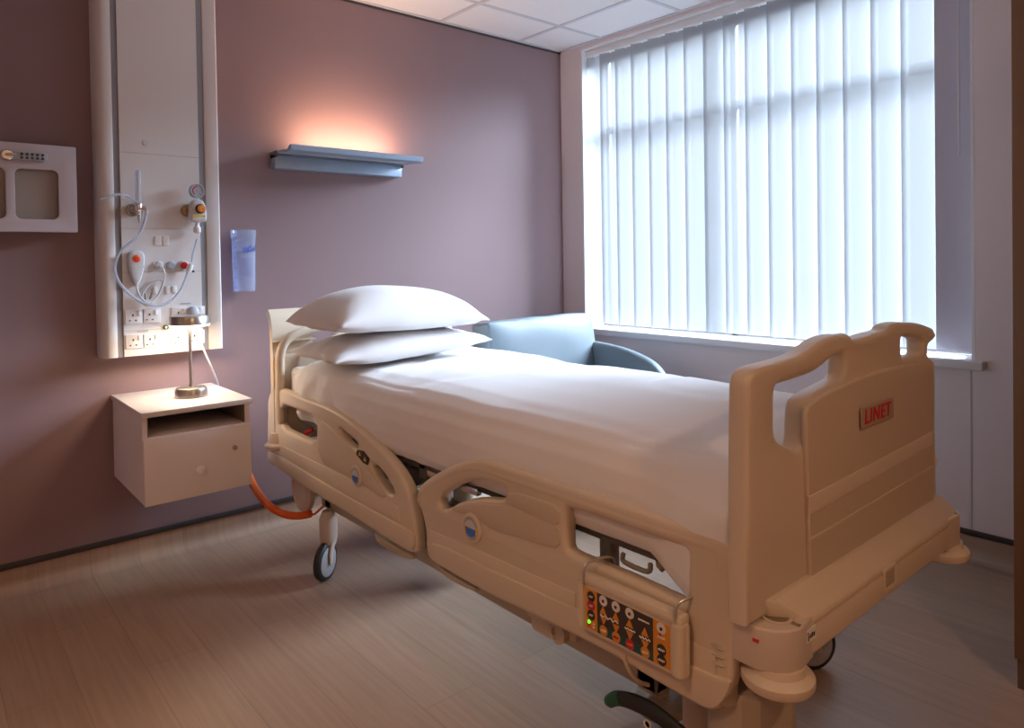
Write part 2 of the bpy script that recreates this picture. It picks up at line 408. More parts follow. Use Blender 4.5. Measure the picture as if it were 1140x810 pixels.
# footboard
outer = [(832.5, 683), (832.5, 560), (833, 440), (834, 424), (838, 415), (846, 409), (870, 403), (892, 396), (904, 388), (916, 379), (929, 373.5), (941, 372), (948, 376), (955, 378), (975, 371), (989, 368),
         (992, 362), (1000, 359), (1012, 358.5), (1029, 361), (1040, 366), (1043.5, 372), (1041, 379), (1034.5, 383), (1033.5, 390), (1034, 396), (1041, 401), (1042, 410), (1042, 480), (1042, 566)]
hole1 = [(863, 489), (863, 460), (863, 436), (866, 428), (873, 424), (903, 414.5), (918, 405), (929, 397.5), (939, 392), (942, 396), (942, 412), (940, 422), (928, 428), (912, 436), (900, 443.5), (895.5, 452), (894.5, 475), (893.5, 498), (886, 502), (878, 498)]
hole2 = [(1003.5, 375.5), (1009, 374.5), (1020, 375.5), (1028, 378.5), (1028.5, 386), (1028.5, 394), (1020, 396), (1008, 399), (1004.5, 397)]
O = chaikin(py(outer), 2); bz = P(1, FY, 840, 683)[2]
# keep the feet of the board square
pA = py([(832.5, 683)])[0]; zb = P(1, FY-.056, 903, 690)[2]+.007
O = py(outer); O = [(O[0][0], zb)] + chaikin(O[1:-1], 2, False) + [(FXR-.005, zb)]
O = [p for p in O]
FB = plate('footboard', [O, chaikin(py(hole1), 2), chaikin(py(hole2), 2)], 'y', FY, FY+.046, .012, cream, bed)
pan = [(898, 462), (900, 452), (914, 442), (934, 431.5), (960, 419.5), (990, 410), (1014, 405), (1032, 403), (1038, 406), (1040, 412), (1040, 480)]
PN = py(pan, FY-.010); fpz = .598
PN = [(py([(898, 600)])[0][0], fpz)] + [(PN[0][0], PN[0][1])] + chaikin(PN, 1, False)[1:-1] + [(PN[-1][0], PN[-1][1]), (PN[-1][0], fpz)]
plate('raised_panel', [PN], 'y', FY-.010, FY+.006, .007, cream_in, FB)
bnd = py([(901, 552.5), (1038.5, 480), (1038.5, 494), (901, 573.5)], FY-.011)
plate('band', [bnd], 'y', FY-.0120, FY-.008, .001, cream_band, FB)
bnd = py([(901, 600), (1038.5, 518), (1038.5, 520), (901, 603)], FY-.011)
plate('groove', [bnd], 'y', FY-.0115, FY-.008, .0005, cream, FB)
# rounded grip along the handles
for pts in ([(848, 492), (848, 450), (849, 427), (856, 417), (875, 411), (898, 403), (914, 391), (929, 383), (940, 380)], [(996, 367.5), (1006, 365), (1020, 366), (1033, 370.5)]):
    gp = smooth_path([P(1, FY+.022, *q) for q in pts], 5)
    n = len(gp)
    MB().tube(gp, [.0150 if len(pts) < 6 else .0215*(.45+.55*min(1, i/14.))*(1 if i < n-2 else .8) for i in range(n)], 14).done('grip', cream, FB, angle=70)
# maker's plate
lc = P(1, FY-.015, 977, 459.5); l0 = P(1, FY-.015, 963, 466); l1 = P(1, FY-.015, 991, 453.5)
wpl = abs(P(1, FY-.015, 994, 455)[0]-P(1, FY-.015, 960, 463)[0]); 
plate('logo_plate', [rrect(lc.x-wpl/2-.004, lc.z-.024, lc.x+wpl/2+.004, lc.z+.024, .008)], 'y', FY-.0165, FY-.013, .0008, logo_pl, FB)
me = text_mesh('LINET', .046, face_M((lc.x, FY-.0172, lc.z), (1, 0, 0), (0, 0, 1)), .0006, .08, .0007, 1.12)
lo = link('lettering', me, led_red, FB, False)
# make the word exactly as wide as on the plate
xs = [v.co.x for v in me.vertices]; k = (wpl*.86)/(max(xs)-min(xs))
for v in me.vertices: v.co.x = lc.x+(v.co.x-(max(xs)+min(xs))/2)*k; v.co.z = lc.z+(v.co.z-lc.z)*1.0
# sloping ledge and bumper beam below the footboard
def xprism(prof, x0, x1, name, m, parent, bev=.006):     # profile in y,z swept along x
    t = bmesh.new(); A = [t.verts.new((x0, y, z)) for y, z in prof]; B = [t.verts.new((x1, y, z)) for y, z in prof]; n = len(prof)
    for i in range(n): t.faces.new((A[i], A[(i+1) % n], B[(i+1) % n], B[i]))
    t.faces.new(A[::-1]); t.faces.new(B)
    if bev: bmesh.ops.bevel(t, geom=list(t.edges), offset=bev, segments=2, affect='EDGES', profile=.5)
    mb = MB(); mb.add(t); return mb.done(name, m, parent)
BY = FY-.056
bt = P(1, BY, 960, 655)[2]
zt = P(1, BY, 903, 690)[2]; zl = P(1, BY, 904, 730)[2]
ledge = xprism([(FY-.004, .618), (FY-.014, .616), (BY+.004, zt+.004), (BY, zt-.004), (BY, zt-.012), (FY+.046, zt-.012), (FY+.046, .61)], 1.275, FXR-.012, 'ledge', cream, bed)
for v in ledge.data.vertices:      # the ledge flares out of the near post
    if v.co.x < 1.4: v.co.x -= .075*max(0, min(1, (v.co.y-BY-.012)/(FY-BY)))
beam = xprism([(BY, zt-.014), (BY, zl), (BY+.012, zl-.006), (FY+.04, zl-.004), (FY+.04, zt-.014)], 1.285, FXR-.02, 'bumper_beam', cream, bed)
s0 = P(1, BY, 984, 641); s1 = P(1, BY, 996, 643); zc = P(1, BY, 989, 643)[2]
plate('slot_surround', [rrect(s0.x-.004, zc-.026, s1.x+.004, zc+.026, .004), rrect(s0.x+.004, zc-.018, s1.x-.004, zc+.018, .002)], 'y', BY-.003, BY+.004, .001, cream_band, beam)
MB().box((s0.x+.004, BY-.0012, zc-.018), (s1.x-.004, BY+.004, zc+.018)).done('slot', bed_light, beam)
# near foot of the board flaring down to the corner
def corner(xo, sgn, name='corner_bumper'):
    # plan of the corner block; sgn +1 near side (towards -x), -1 far side
    pl = [(0, FY+.046), (0, FY-.005), (.012, BY+.022), (.032, BY+.004), (.06, BY-.006), (.118, BY+.002), (.126, BY+.01), (.126, FY+.046)]
    pl = [(xo+sgn*a, b) for a, b in pl]
    o = plate(name, [pl], 'z', zl-.008, zt+.004, .005, bump_grey, bed)
    return o
for xo, sg in ((1.178, 1), (FXR+.03, -1)):
    cb = corner(xo, sg); cxm = xo+sg*.062; cym = BY+.045
    # infusion pole socket: ring and dark mouth
    MB().lathe((cxm, cym, zt+.002), [(.030, 0), (.030, .005), (.026, .006), (.022, .004), (.022, .0)], 28).done('pole_socket', bump_grey, cb)
    MB().lathe((cxm, cym, zt+.0045), [(0, 0), (.0215, 0), (.0215, .0008), (0, .0008)], 28).done('socket_plug', brass, cb)
    MB().box((cxm-.004, cym-.046, zt+.0035), (cxm+.006, cym-.018, zt+.0062), .001).done('latch', brass, cb)
    MB().lathe((cxm-sg*.006, cym-.004, zl-.050), [(0, 0), (.054, 0), (.063, .003), (.067, .009), (.067, .022), (.062, .028), (.052, .033), (.05, .046), (0, .046)], 40).done('bumper_roller', cream, cb)
    if sg == 1:
        a = P(1, BY-.004, 884, 722); b = P(1, BY-.004, 897, 709)
        lab = MB().box((1.262, BY-.0035, a.z-.010), (1.297, BY+.004, a.z+.014)).done('pictogram_label', pad_wh, cb)
        m = MB(); m.tube([(1.2665, BY-.0038, a.z+.004), (1.2665, BY-.0038, a.z-.006)], .0012, 6).lathe((1.2665, BY-.0036, a.z+.0075), [(0, 0), (.0022, 0), (.0022, .0006), (0, .0006)], 12, (0, -1, 0))
        for k in range(3): m.box((1.2715+k*.0075, BY-.0042, a.z-.003), (1.2765+k*.0075, BY-.0034, a.z+.004+(k % 2)*.002))
        m.done('pictogram', pad_bk, lab)
# underframe, columns and platform seen through the rails
m = MB()
for x in (1.30, 1.95): m.box((x-.03, 1.0, .27), (x+.03, 2.72, .33), .006)
for y in (1.03, 2.66): m.box((1.27, y-.03, .265), (1.98, y+.03, .325), .006)
m.done('chassis', bed_light, bed)
for x, y in ((1.66, 1.13), (1.66, 2.25)):
    m = MB().lathe((x, y, .10), [(.055, 0), (.055, .22), (.045, .22), (.045, .50)], 28)
    m.done('lifting_column', bed_light, bed)
for y in (1.08, 2.20): MB().box((1.28, y, .27), (1.98, y+.10, .31), .005).done('cross_member', bed_light, bed)
m = MB()
for x in (1.255, 2.02): m.box((x-.02, .78, .60), (x+.02, 2.86, .655), .005)
for k in range(22): m.box((1.25, .80+k*.094, .645), (2.03, .80+k*.094+.055, .668), .003)
for y in (.80, 1.60, 1.95, 2.84): m.box((1.25, y-.02, .60), (2.03, y+.02, .64), .004)
m.done('mattress_platform', bed_steel, bed)
# hinges and cables under the platform in the gap between the rails
m = MB()
for y, z in ((1.98, .56), (2.06, .585), (2.12, .55), (1.90, .60)): m.box((1.235, y-.022, z-.03), (1.30, y+.022, z+.03), .006)
m.tube(smooth_path([(1.24, 2.16, .60), (1.23, 2.07, .52), (1.24, 1.97, .50), (1.25, 1.86, .56)], 6), .007, 8)
m.box((1.25, 1.82, .36), (1.29, 2.02, .50), .006)
m.done('rail_mechanism', bed_steel, bed)
MB().box((1.225, 1.60, .590), (1.243, 1.86, .612), .003).done('steel_rail', chrome, bed)
MB().tube([(1.222, 2.08, .63), (1.222, 2.10, .60), (1.222, 2.13, .61)], .005, 8).done('steel_lever', chrome, bed)
# strap loop and hooks under the mattress edge seen through the foot rail
l = [P(0, 1.26, *q) for q in ((694, 616), (695, 625), (721, 636), (724, 627))]
MB().tube(smooth_path(l, 4), .006, 8).done('strap_loop', bed_light, bed)
m = MB()
for q in ((737, 636), (748, 641), (757, 646)):
    p = P(0, 1.26, *q); m.lathe(p, [(.016, .03), (.013, .012), (.003, 0)], 12)
m.done('hem_hook', bed_light, bed)
# stanchion seen through the rail
a = P(0, 1.50, 679, 642)
MB().box((1.48, a.y-.022, .33), (1.52, a.y+.022, .60), .005).done('stanchion', bed_light, bed)

# side rails
r1 = [(297, 511), (297, 480), (298, 443), (300, 436), (305, 432), (312, 433), (337, 443.5), (365, 453.5), (382, 463.5), (399, 477), (415, 492), (433, 511), (447.5, 531), (456, 552), (461.5, 579), (463.5, 600), (463.5, 613), (459, 616), (449, 613), (416, 591), (379, 568), (337, 542.5), (306, 520), (299, 515.5)]
hA = [(311, 449.5), (330, 456), (352, 464), (352.3, 494.5), (330, 485), (311, 476)]
hB = [(376.5, 476), (384, 479.5), (391, 486), (397.5, 493), (398, 500), (394, 500), (386, 494), (379, 486)]
hB2 = [(413.5, 517), (419, 518), (427, 527), (434, 537), (438, 545), (438.5, 550), (435, 551), (429, 548), (421, 536), (414, 524)]
r2 = [(465.5, 561), (464.5, 550), (466, 543), (473, 535.5), (497, 520.5), (515, 513.5), (528, 511), (540, 512), (571, 522), (627, 540.7), (682, 559), (756, 583), (799, 596), (812, 602), (817, 611), (818, 640), (817.5, 700), (816, 750), (812, 770), (803, 788), (793, 793), (781, 790), (741, 767), (667, 722), (590, 685), (530, 655.5), (487, 630), (477, 623), (473.5, 610), (473.5, 592), (470, 575)]
hC = [(487.5, 559), (489, 553), (497, 546.5), (515, 537.5), (527, 534), (540, 534.5), (563, 542), (563.5, 552), (557, 557), (534, 554.5), (512, 558.5), (497, 567.5), (490, 567)]
hD = [(630, 566), (634, 566), (682, 580.5), (757, 608.5), (764, 613), (765, 620), (764.5, 668), (761, 672), (755, 669.5), (700, 643.5), (660, 627), (633, 615.5), (629.5, 609)]
def soften(l, n=2): return chaikin(l, n)
def rail(outline, holes, x0=RX, x1=RX+.042):
    return plate('side_rail', [soften(px(outline))] + [soften(px(h), 1) for h in holes], 'x', x0, x1, .013, cream, bed, 40)
RA = rail(r1, [hA, hB, hB2]); RB = rail(r2, [hC, hD])
# thick rounded top tube along each rail
def rim(par, pts, r=.019, off=.02, taper=True):
    gp = smooth_path([P(0, RX+off, *q) for q in pts], 5); n = len(gp)
    MB().tube(gp, [r*(.75 if taper and (i < 2 or i > n-3) else 1) for i in range(n)], 14).done('top_tube', cream, par, angle=70)
rim(RA, [(304, 470), (304, 446), (310, 440), (337, 450.5), (365, 461), (382, 470.5), (398, 483), (414, 498.5), (430, 517), (443, 537), (450, 558), (455, 582), (456, 600)])
rim(RB, [(472, 562), (473, 549), (480, 541), (502, 528), (520, 521), (540, 521), (571, 531), (627, 549.5), (682, 568), (750, 591), (794, 605), (806, 615), (808, 640)], .0215)
def xplate(name, pts, d0, d1, m, par, bev=.003, n=1):   # relief on the rail's outer face; d = distance proud of it
    return plate(name, [chaikin(px(pts, RX-d1), n) if n else px(pts, RX-d1)], 'x', RX-d1, RX-d0, bev, m, par)
# lower skirt relief and pale band, head rail
xplate('lower_skirt', [(298, 499), (337, 524), (379, 549), (420, 571), (452, 589), (460, 594), (460.5, 612), (449, 610), (416, 588), (379, 565), (337, 539), (306, 517), (299, 511)], -.002, .007, cream, RA)
xplate('band', [(299, 489), (340, 509), (385, 531), (425, 553), (444, 565), (444.5, 580), (420, 568), (380, 546), (338, 521), (299, 497)], -.002, .0025, cream_band, RA, .0012, 0)
xplate('centre_panel', [(354, 466), (366, 474), (378, 488), (392, 500), (402, 512), (414, 528), (424, 545), (430, 553), (424, 555), (412, 545), (396, 534), (376, 524), (354, 513)], -.002, .0035, cream_in, RA)
xplate('lower_skirt', [(475, 603), (500, 611), (530, 627), (590, 655), (650, 682), (740, 728), (800, 755), (813, 757), (810, 770), (801, 785), (793, 789), (781, 786), (741, 763), (667, 718), (590, 681), (530, 652), (488, 627), (479, 621)], -.002, .008, cream, RB)
xplate('band', [(478, 590), (520, 607), (580, 634), (640, 660), (640, 684), (580, 657), (520, 627), (478, 603)], -.002, .0025, cream_band, RB, .0012, 0)
xplate('band', [(764, 712), (797, 727), (797, 755), (764, 740)], -.002, .0025, cream_band, RB, .0012, 0)
xplate('centre_panel', [(500, 566), (520, 560), (545, 562), (570, 562), (600, 572), (622, 584), (624, 612), (600, 606), (575, 597), (555, 592), (540, 586), (528, 574), (508, 570)], -.002, .0035, cream_in, RB)
xplate('mattress_guard_plate', [(561, 560), (566, 546), (600, 556), (622, 564), (622, 588), (600, 578), (575, 566)], -.002, .004, cream_in, RB)
# angle indicators
def gauge(par, c, rr, name='angle_indicator'):
    p = P(0, RX, *c)
    o = MB().lathe((RX-.0045, p.y, p.z), [(rr*1.28, -.006), (rr*1.28, .002), (rr*1.1, .005), (rr, .005), (rr, .001)], 36, (-1, 0, 0)).done(name, cream, par)
    MB().lathe((RX-.006, p.y, p.z), [(0, 0), (rr*.98, 0), (rr*.98, .002), (0, .002)], 36, (-1, 0, 0)).done('scale_ring', grey_m, o)
    m = MB(); t = bmesh.new(); c0 = t.verts.new((RX-.0092, p.y, p.z-.0))
    a0, a1 = (180, 360); ring = [t.verts.new((RX-.0092, p.y+rr*.72*math.cos(math.radians(a)), p.z+rr*.72*math.sin(math.radians(a)))) for a in range(a0, a1+1, 12)]
    for u, v in zip(ring, ring[1:]): t.faces.new((c0, u, v))
    solid(t, .001); m.add(t); m.done('blue_sector', gauge_blue, o, False)
    t = bmesh.new(); c0 = t.verts.new((RX-.0092, p.y, p.z+.001)); ring = [t.verts.new((RX-.0092, p.y+rr*.7*math.cos(math.radians(a)), p.z+.001+rr*.7*math.sin(math.radians(a)))) for a in range(0, 181, 12)]
    for u, v in zip(ring, ring[1:]): t.faces.new((c0, u, v))
    solid(t, .0008); m = MB(); m.add(t); m.done('pale_sector', ltgrey, o, False)
    for s in (-1, 1):
        m = MB()
        for k in (-1, 0, 1):
            an = math.radians(k*17); y = p.y+s*rr*.84*math.cos(an); z = p.z-rr*.1+rr*.84*math.sin(an)
            m.box((RX-.0095, y-.004, z-.0035), (RX-.0082, y+.004, z+.0035))
        m.done('yellow_mark', yellow_m, o, False)
gauge(RA, (398, 529.5), .030); gauge(RB, (526.7, 587), .0325)
# small label with two triangles on the head rail
q = [(401, 491.5), (413, 504), (406, 517.5), (394.5, 505)]
q = [(397.5, 500.5), (404.5, 502), (411, 510.5), (409, 517.5), (402, 514), (395.5, 507)]
lb = xplate('arrow_label', q, 0, .003, pad_bk, RA, .0006, 0)
for c in ((400.5, 505), (406.2, 511)):
    p = P(0, RX-.0035, *c); t = bmesh.new(); s = .009
    t.faces.new([t.verts.new((RX-.0036, p.y+a*s, p.z+b*s)) for a, b in ((-1, -.7), (1, -.7), (0, 1))]); solid(t, .0008)
    m = MB(); m.add(t); m.done('arrow', yellow_m, lb, False)
# bit of red lever and grey parts seen through the head rail's window
a = P(0, 1.27, 336, 487); b = P(0, 1.27, 349, 478)
MB().tube([a, (a+b)/2+Vector((0, 0, .003)), b], [.011, .012, .008], 12).done('red_release_lever', red_m, bed)
MB().tube([b, b+Vector((0, -.05, .03))], .005, 8).done('lever_rod', chrome, bed)
MB().box((1.235, 2.50, .655), (1.245, 2.84, .70), .003).done('mattress_holder', bed_light, bed)
# lower covers under the rails
m = MB()
def under(pts, x0, x1): 
    return plate('under_rail_cover', [chaikin(px(pts, x0), 1)], 'x', x0, x1, .004, bed_light, bed)
under([(415, 591), (425, 600), (447, 613), (459, 618), (459, 624), (440, 617), (420, 606)], RX+.01, RX+.03)
under([(486, 629), (500, 640), (530, 655), (530, 659), (512, 652), (492, 640)], RX+.01, RX+.03)
# bracket with pedal pivot below the foot rail
a = P(0, 1.235, 606, 700)
br = MB().box((1.235, a.y-.025, .285), (1.30, a.y+.055, .40), .010).box((1.25, a.y-.10, .30), (1.31, a.y-.025, .41), .010).done('pedal_bracket', cream_in, bed)
MB().lathe((1.238, a.y-.05, .315), [(.026, -.012), (.026, .006), (.016, .010), (.016, .0), (0, 0)], 24, (-1, 0, 0)).done('pivot_cap', cream_in, br)
MB().lathe((1.25, a.y+.065, .335), [(.022, -.012), (.024, .004), (.016, .010), (0, .010)], 24, (-1, 0, 0)).done('pivot_cap', cream, br)
# castors
def castor(x, y, rot, near=True):
    o = MB().lathe((x, y, .135), [(.030, 0), (.036, .03), (.036, .10), (.028, .12), (.022, .135)], 24).done('castor_stem', bump_grey, bed)
    Rm = Matrix.Translation((x, y, 0)) @ Matrix.Rotation(rot, 4, 'Z') @ Matrix.Translation((-x, -y, 0))
    q = Rm.to_3x3() @ Vector((1, 0, 0)); off = Rm.to_3x3() @ Vector((0, -.028, 0)); c = Vector((x, y, .075))+off
    tyre = MB().lathe(c-q*.016, [(.060, 0), (.071, .003), (.075, .010), (.075, .022), (.071, .029), (.060, .032)], 40, q).done('tyre', dark_m, o, angle=50)
    MB().lathe(c-q*.020, [(0, 0), (.050, 0), (.058, .004), (.060, .010), (.060, .030), (.058, .036), (.050, .040), (0, .040)], 40, q).done('wheel_cover', wheel_m, o)
    t = MB()
    for s in (-1, 1):
        b = c+q*s*.027
        t.tube([Vector((x, y, .155))+q*s*.024, b+Vector((0, 0, .03)), b-Vector((0, 0, .008))], [.016, .014, .011], 10, flat=.45)
    t.lathe((x, y, .14), [(.030, 0), (.034, .02), (.030, .03)], 20)
    t.done('fork', bump_grey, o)
    return o
castor(1.262, 2.64, math.radians(-56)); castor(2.055, 1.05, math.radians(62)); castor(1.40, .98, math.radians(35)); castor(1.99, 2.64, math.radians(-10))
# brake pedal by the near foot castor: a long black bar with a green tip
pd = smooth_path([P(0, 1.22, *q) for q in ((677, 781), (688, 777), (708, 782), (732, 795), (760, 818))], 6)
pe = MB().tube(pd, [.0135+.006*min(1, i/12) for i in range(len(pd))], 14, flat=.55).done('brake_pedal', dark_m, bed, angle=60)
g0 = pd[0]; MB().tube([g0+Vector((0, .006, -.003)), pd[1], pd[3], pd[5], pd[7]], [.009, .0143, .0152, .0162, .0172], 14, flat=.62).done('green_tip', green_m, pe, angle=60)
MB().lathe((1.208, P(0, 1.22, 725, 800).y, P(0, 1.22, 712, 793).z-.004), [(.010, 0), (.010, .003), (.007, .003), (.007, 0)], 20, (-1, 0, 0)).done('lock_symbol', pad_wh, pe)
# floor plate of the lifting column and housing over the near foot castor
MB().lathe((1.52, 1.18, .05), [(0, 0), (.066, .0), (.072, .010), (.072, .026), (.055, .036), (.02, .04), (.02, .22), (0, .22)], 36).done('actuator_foot', bed_light, bed)
hs = plate('castor_housing', [chaikin([(1.20, .72), (1.20, .80), (1.24, .85), (1.36, .86), (1.40, .80), (1.38, .72), (1.30, .70)], 1)], 'z', .16, .42, .014, bed_light, bed)
# springs / bellows and label by the corner
m = MB()
for k in range(3): m.lathe((1.20, .775, .475+k*.016), [(.026, 0), (.031, .005), (.026, .010)], 20)
m.lathe((1.20, .775, .40), [(.024, 0), (.024, .20)], 16); m.done('bellows', bed_light, bed)
pp = P(0, 1.168, 832, 712); MB().box((1.1765, .690, pp.z-.003), (1.181, .702, pp.z+.003)).done('red_mark', red_m, bed)

# headboard: side shell with a curled top, inner handle arch, panel
hb = thing('x', (0, 0, 0), None, None) if False else None
HP = MB().box((1.19, HY+.012, .50), (FXR-.02, HY+.045, .88), .012).done('headboard', cream, bed)
def shell(u, v, x0=1.142, x1=1.315):
    prof = [(HY+.045, .50), (HY+.045, .60), (HY+.045, .72), (HY+.045, .84), (HY+.046, .93), (HY+.052, 1.0), (HY+.066, 1.045), (HY+.088, 1.072)]
    t = v*(len(prof)-1); i = min(int(t), len(prof)-2); f_ = t-i
    y = prof[i][0]*(1-f_)+prof[i+1][0]*f_; z = prof[i][1]*(1-f_)+prof[i+1][1]*f_
    return Vector((x0+(x1-x0)*u, y, z))
for xa, xb in ((1.172, 1.352), (FXR-.183, FXR)):
    m = MB().grid(lambda u, v: shell(u, v, xa, xb), 6, 21, .03); o = m.done('corner_shell', cream, HP, angle=60)
    MB().box((xa-.002, HY+.010, .935), (xb+.002, HY+.052, .939)).done('seam', cream_in, o)
for s, x0 in ((1, 1.185), (-1, FXR-.035)):
    pts = [(x0, HY+.005, .60), (x0, HY+.005, .80), (x0+s*.004, HY+.005, .885), (x0+s*.03, HY+.005, .94), (x0+s*.08, HY+.005, .967), (x0+s*.16, HY+.005, .984), (x0+s*.26, HY+.01, .994), (x0+s*.34, HY+.01, .996)]
    MB().tube(smooth_path(pts, 5), .0195, 14).done('handle_arch', cream, HP, angle=70)
HM = plate('centre_board', [chaikin([(1.30, .70), (1.26, .80), (1.26, .87), (1.33, .90), (1.50, .98), (1.63, 1.0), (1.76, .98), (1.93, .90), (2.0, .87), (2.0, .70)], 2)], 'y', HY-.005, HY+.02, .008, cream_in, HP)
for xo in (1.15, FXR-.06):
    MB().lathe((xo+.035, HY+.045, .475), [(.045, 0), (.055, .008), (.055, .02), (.042, .03), (.03, .07)], 30).done('bumper_roller', bump_grey, HP)
# round grey drum seen under the head rail
a = P(0, 1.25, 340, 548)
MB().lathe((1.25, a.y, a.z+.02), [(.095, 0), (.095, .02), (.07, .03), (.07, .022), (0, .022)], 40, (-1, 0, 0)).done('motor_drum', bump_grey, bed)
# far-side grip poking out by the footboard
a = P(0, FXR+.02, 1045, 512)
MB().tube(smooth_path([(FXR-.005, a.y+.05, a.z+.045), (FXR+.018, a.y+.03, a.z+.02), (FXR+.022, a.y+.01, a.z), (FXR+.012, a.y+.02, a.z-.025), (FXR-.005, a.y+.04, a.z-.03)], 5), .008, 10).done('bag_hook', ltgrey, bed)

# ------------------------------------------------------------------ hanging control panel
cp = thing('bed_control_panel', P(0, RX-.03, 700, 700), 'beige hanging control pad with orange and brown keys hooked on the foot side rail', 'control panel')
CPX = RX-.034
K = [P(0, CPX, *q) for q in ((645, 641), (762, 690), (756, 751), (645, 702))]
def cpt(u, v):     # u along the pad from the head end, v downwards; plane x = CPX
    a = K[0].lerp(K[1], u); b = K[3].lerp(K[2], u); return a.lerp(b, v)
y0c, y1c = K[0].y, (K[1].y+K[2].y)/2; ztop = (P(0, CPX, 652, 646).z+P(0, CPX, 756, 690).z)/2; zbot = (P(0, CPX, 648, 703).z+P(0, CPX, 752, 752).z)/2
yl, yr = P(0, CPX, 645, 675).y, P(0, CPX, 762, 720).y
bodyc = plate('housing', [rrect(yr, zbot, yl, ztop, .014)], 'x', CPX, RX-.010, .009, cream, cp)
MB().box((CPX-.004, yr+.004, ztop-.014), (RX-.006, yl-.004, ztop+.012), .009).done('top_lip', cream, cp)
for yy in (yr+.0125, yl-.008): MB().tube([(CPX-.001, yy, zbot+.012), (CPX-.001, yy, ztop-.006)], .0125 if yy < (yr+yl)/2 else .008, 14).done('side_grip', cream, cp, angle=60)
fl, frt = yl-.020, yr+.034; ft, fbm = ztop-.018, zbot+.012
def cell(u0, v0, u1, v1, name, m, d=.0012, par=None):
    ya = fl+(frt-fl)*u0; yb = fl+(frt-fl)*u1; za = ft+(fbm-ft)*v0; zb_ = ft+(fbm-ft)*v1
    return MB().box((CPX-d, min(ya, yb), min(za, zb_)), (CPX+.002, max(ya, yb), max(za, zb_))).done(name, m, par or cp, False)
def cpos(u, v, d=.0022): return Vector((CPX-d, fl+(frt-fl)*u, ft+(fbm-ft)*v))
o1 = cell(0, 0, .155, 1, 'key_strip', pad_or); o2 = cell(.82, 0, 1, 1, 'key_strip', pad_or); o3 = cell(.155, 0, .82, .76, 'key_field', pad_br); o4 = cell(.155, .76, .82, 1, 'key_strip', pad_te)
def dot(u, v, r, m, par, d=.002, name='key'): return MB().lathe(cpos(u, v, .001), [(0, 0), (r, 0), (r, d-.001), (0, d-.001)], 20, (-1, 0, 0)).done(name, m, par)
def tri(u, v, s, upw, par):
    p = cpos(u, v, .0018); t = bmesh.new(); k = 1 if upw else -1
    t.faces.new([t.verts.new((p.x, p.y+a*s, p.z+b*s*k)) for a, b in ((-1, -.8), (1, -.8), (0, 1))]); solid(t, .0008)
    m = MB(); m.add(t); return m.done('arrow_key', pad_or, par, False)
def squiggle(u0, u1, v, amp, par, m=pad_wh):
    pts = [cpos(u0+(u1-u0)*k/7, v+amp*(1 if k % 2 else -1)*(.4 if k in (0, 7) else 1), .0024) for k in range(8)]
    MB().tube(pts, .0016, 6).done('pictogram', m, par)
R0 = .0115
for v, m in ((.17, pad_bk), (.40, pad_rd), (.64, pad_bk)):
    k = dot(.078, v, R0, m, o1); squiggle(.055, .10, v, .015, k, ltgrey)
dot(.05, .83, .004, led_g, o1, .003, 'status_light'); dot(.05, .91, .003, pad_rd, o1, .003, 'status_light'); dot(.11, .84, .0025, pad_wh, o1, .003, 'status_light'); dot(.11, .92, .0025, pad_wh, o1, .003, 'status_light')
for j, u in enumerate((.235, .39, .555)):
    k = dot(u, .13, R0, pad_wh, o3); dot(u, .14, .0035, pad_bk, k, .003, 'lock_mark')
squiggle(.66, .78, .15, .006, o3)
for u, va, vb_ in ((.235, .37, .62), (.39, .37, .66), (.555, .37, .66), (.73, .40, .70)): tri(u, va, .010, True, o3); tri(u, vb_, .010, False, o3)
squiggle(.20, .42, .50, .03, o3); squiggle(.50, .62, .52, .012, o3); squiggle(.67, .79, .55, .022, o3)
for u, m, c in ((.235, pad_or, pad_wh), (.39, pad_or, pad_rd), (.555, pad_rd, pad_or), (.73, pad_or, pad_wh)):
    k = dot(u, .875, R0, m, o4); squiggle(u-.03, u+.03, .875, .02, k, c)
k = dot(.91, .13, R0, pad_wh, o2); dot(.91, .14, .0035, pad_bk, k, .003, 'lock_mark'); dot(.90, .27, .003, pad_rd, o2, .003, 'status_light'); squiggle(.87, .95, .34, .018, o2)
for v in (.62, .86):
    k = dot(.91, v, R0, pad_bk, o2); squiggle(.875, .945, v, .02, k)
# wire hooks over the rail and the curly lead below
for c, s in (((651, 641), 1), ((753, 686), 1)):
    p = P(0, CPX, *c); y = p.y
    MB().tube(smooth_path([(CPX-.002, y, ztop-.012), (CPX-.004, y, ztop+.018), (CPX+.008, y-.004, ztop+.036), (RX+.02, y-.018, ztop+.040), (RX+.038, y-.026, ztop+.030), (RX+.040, y-.026, ztop+.006)], 4), .0035, 8).done('wire_hook', steel, cp)
pts = [P(0, RX-.012, 694, 729), P(0, RX-.012, 697, 738), P(0, RX+.0, 703, 750), P(0, RX+.02, 712, 759), P(0, RX+.05, 722, 762)]
MB().tube(smooth_path(pts, 5), [.006, .006, .006]+[.0045]*(len(smooth_path(pts, 5))-3), 8).done('lead', cream, cp)

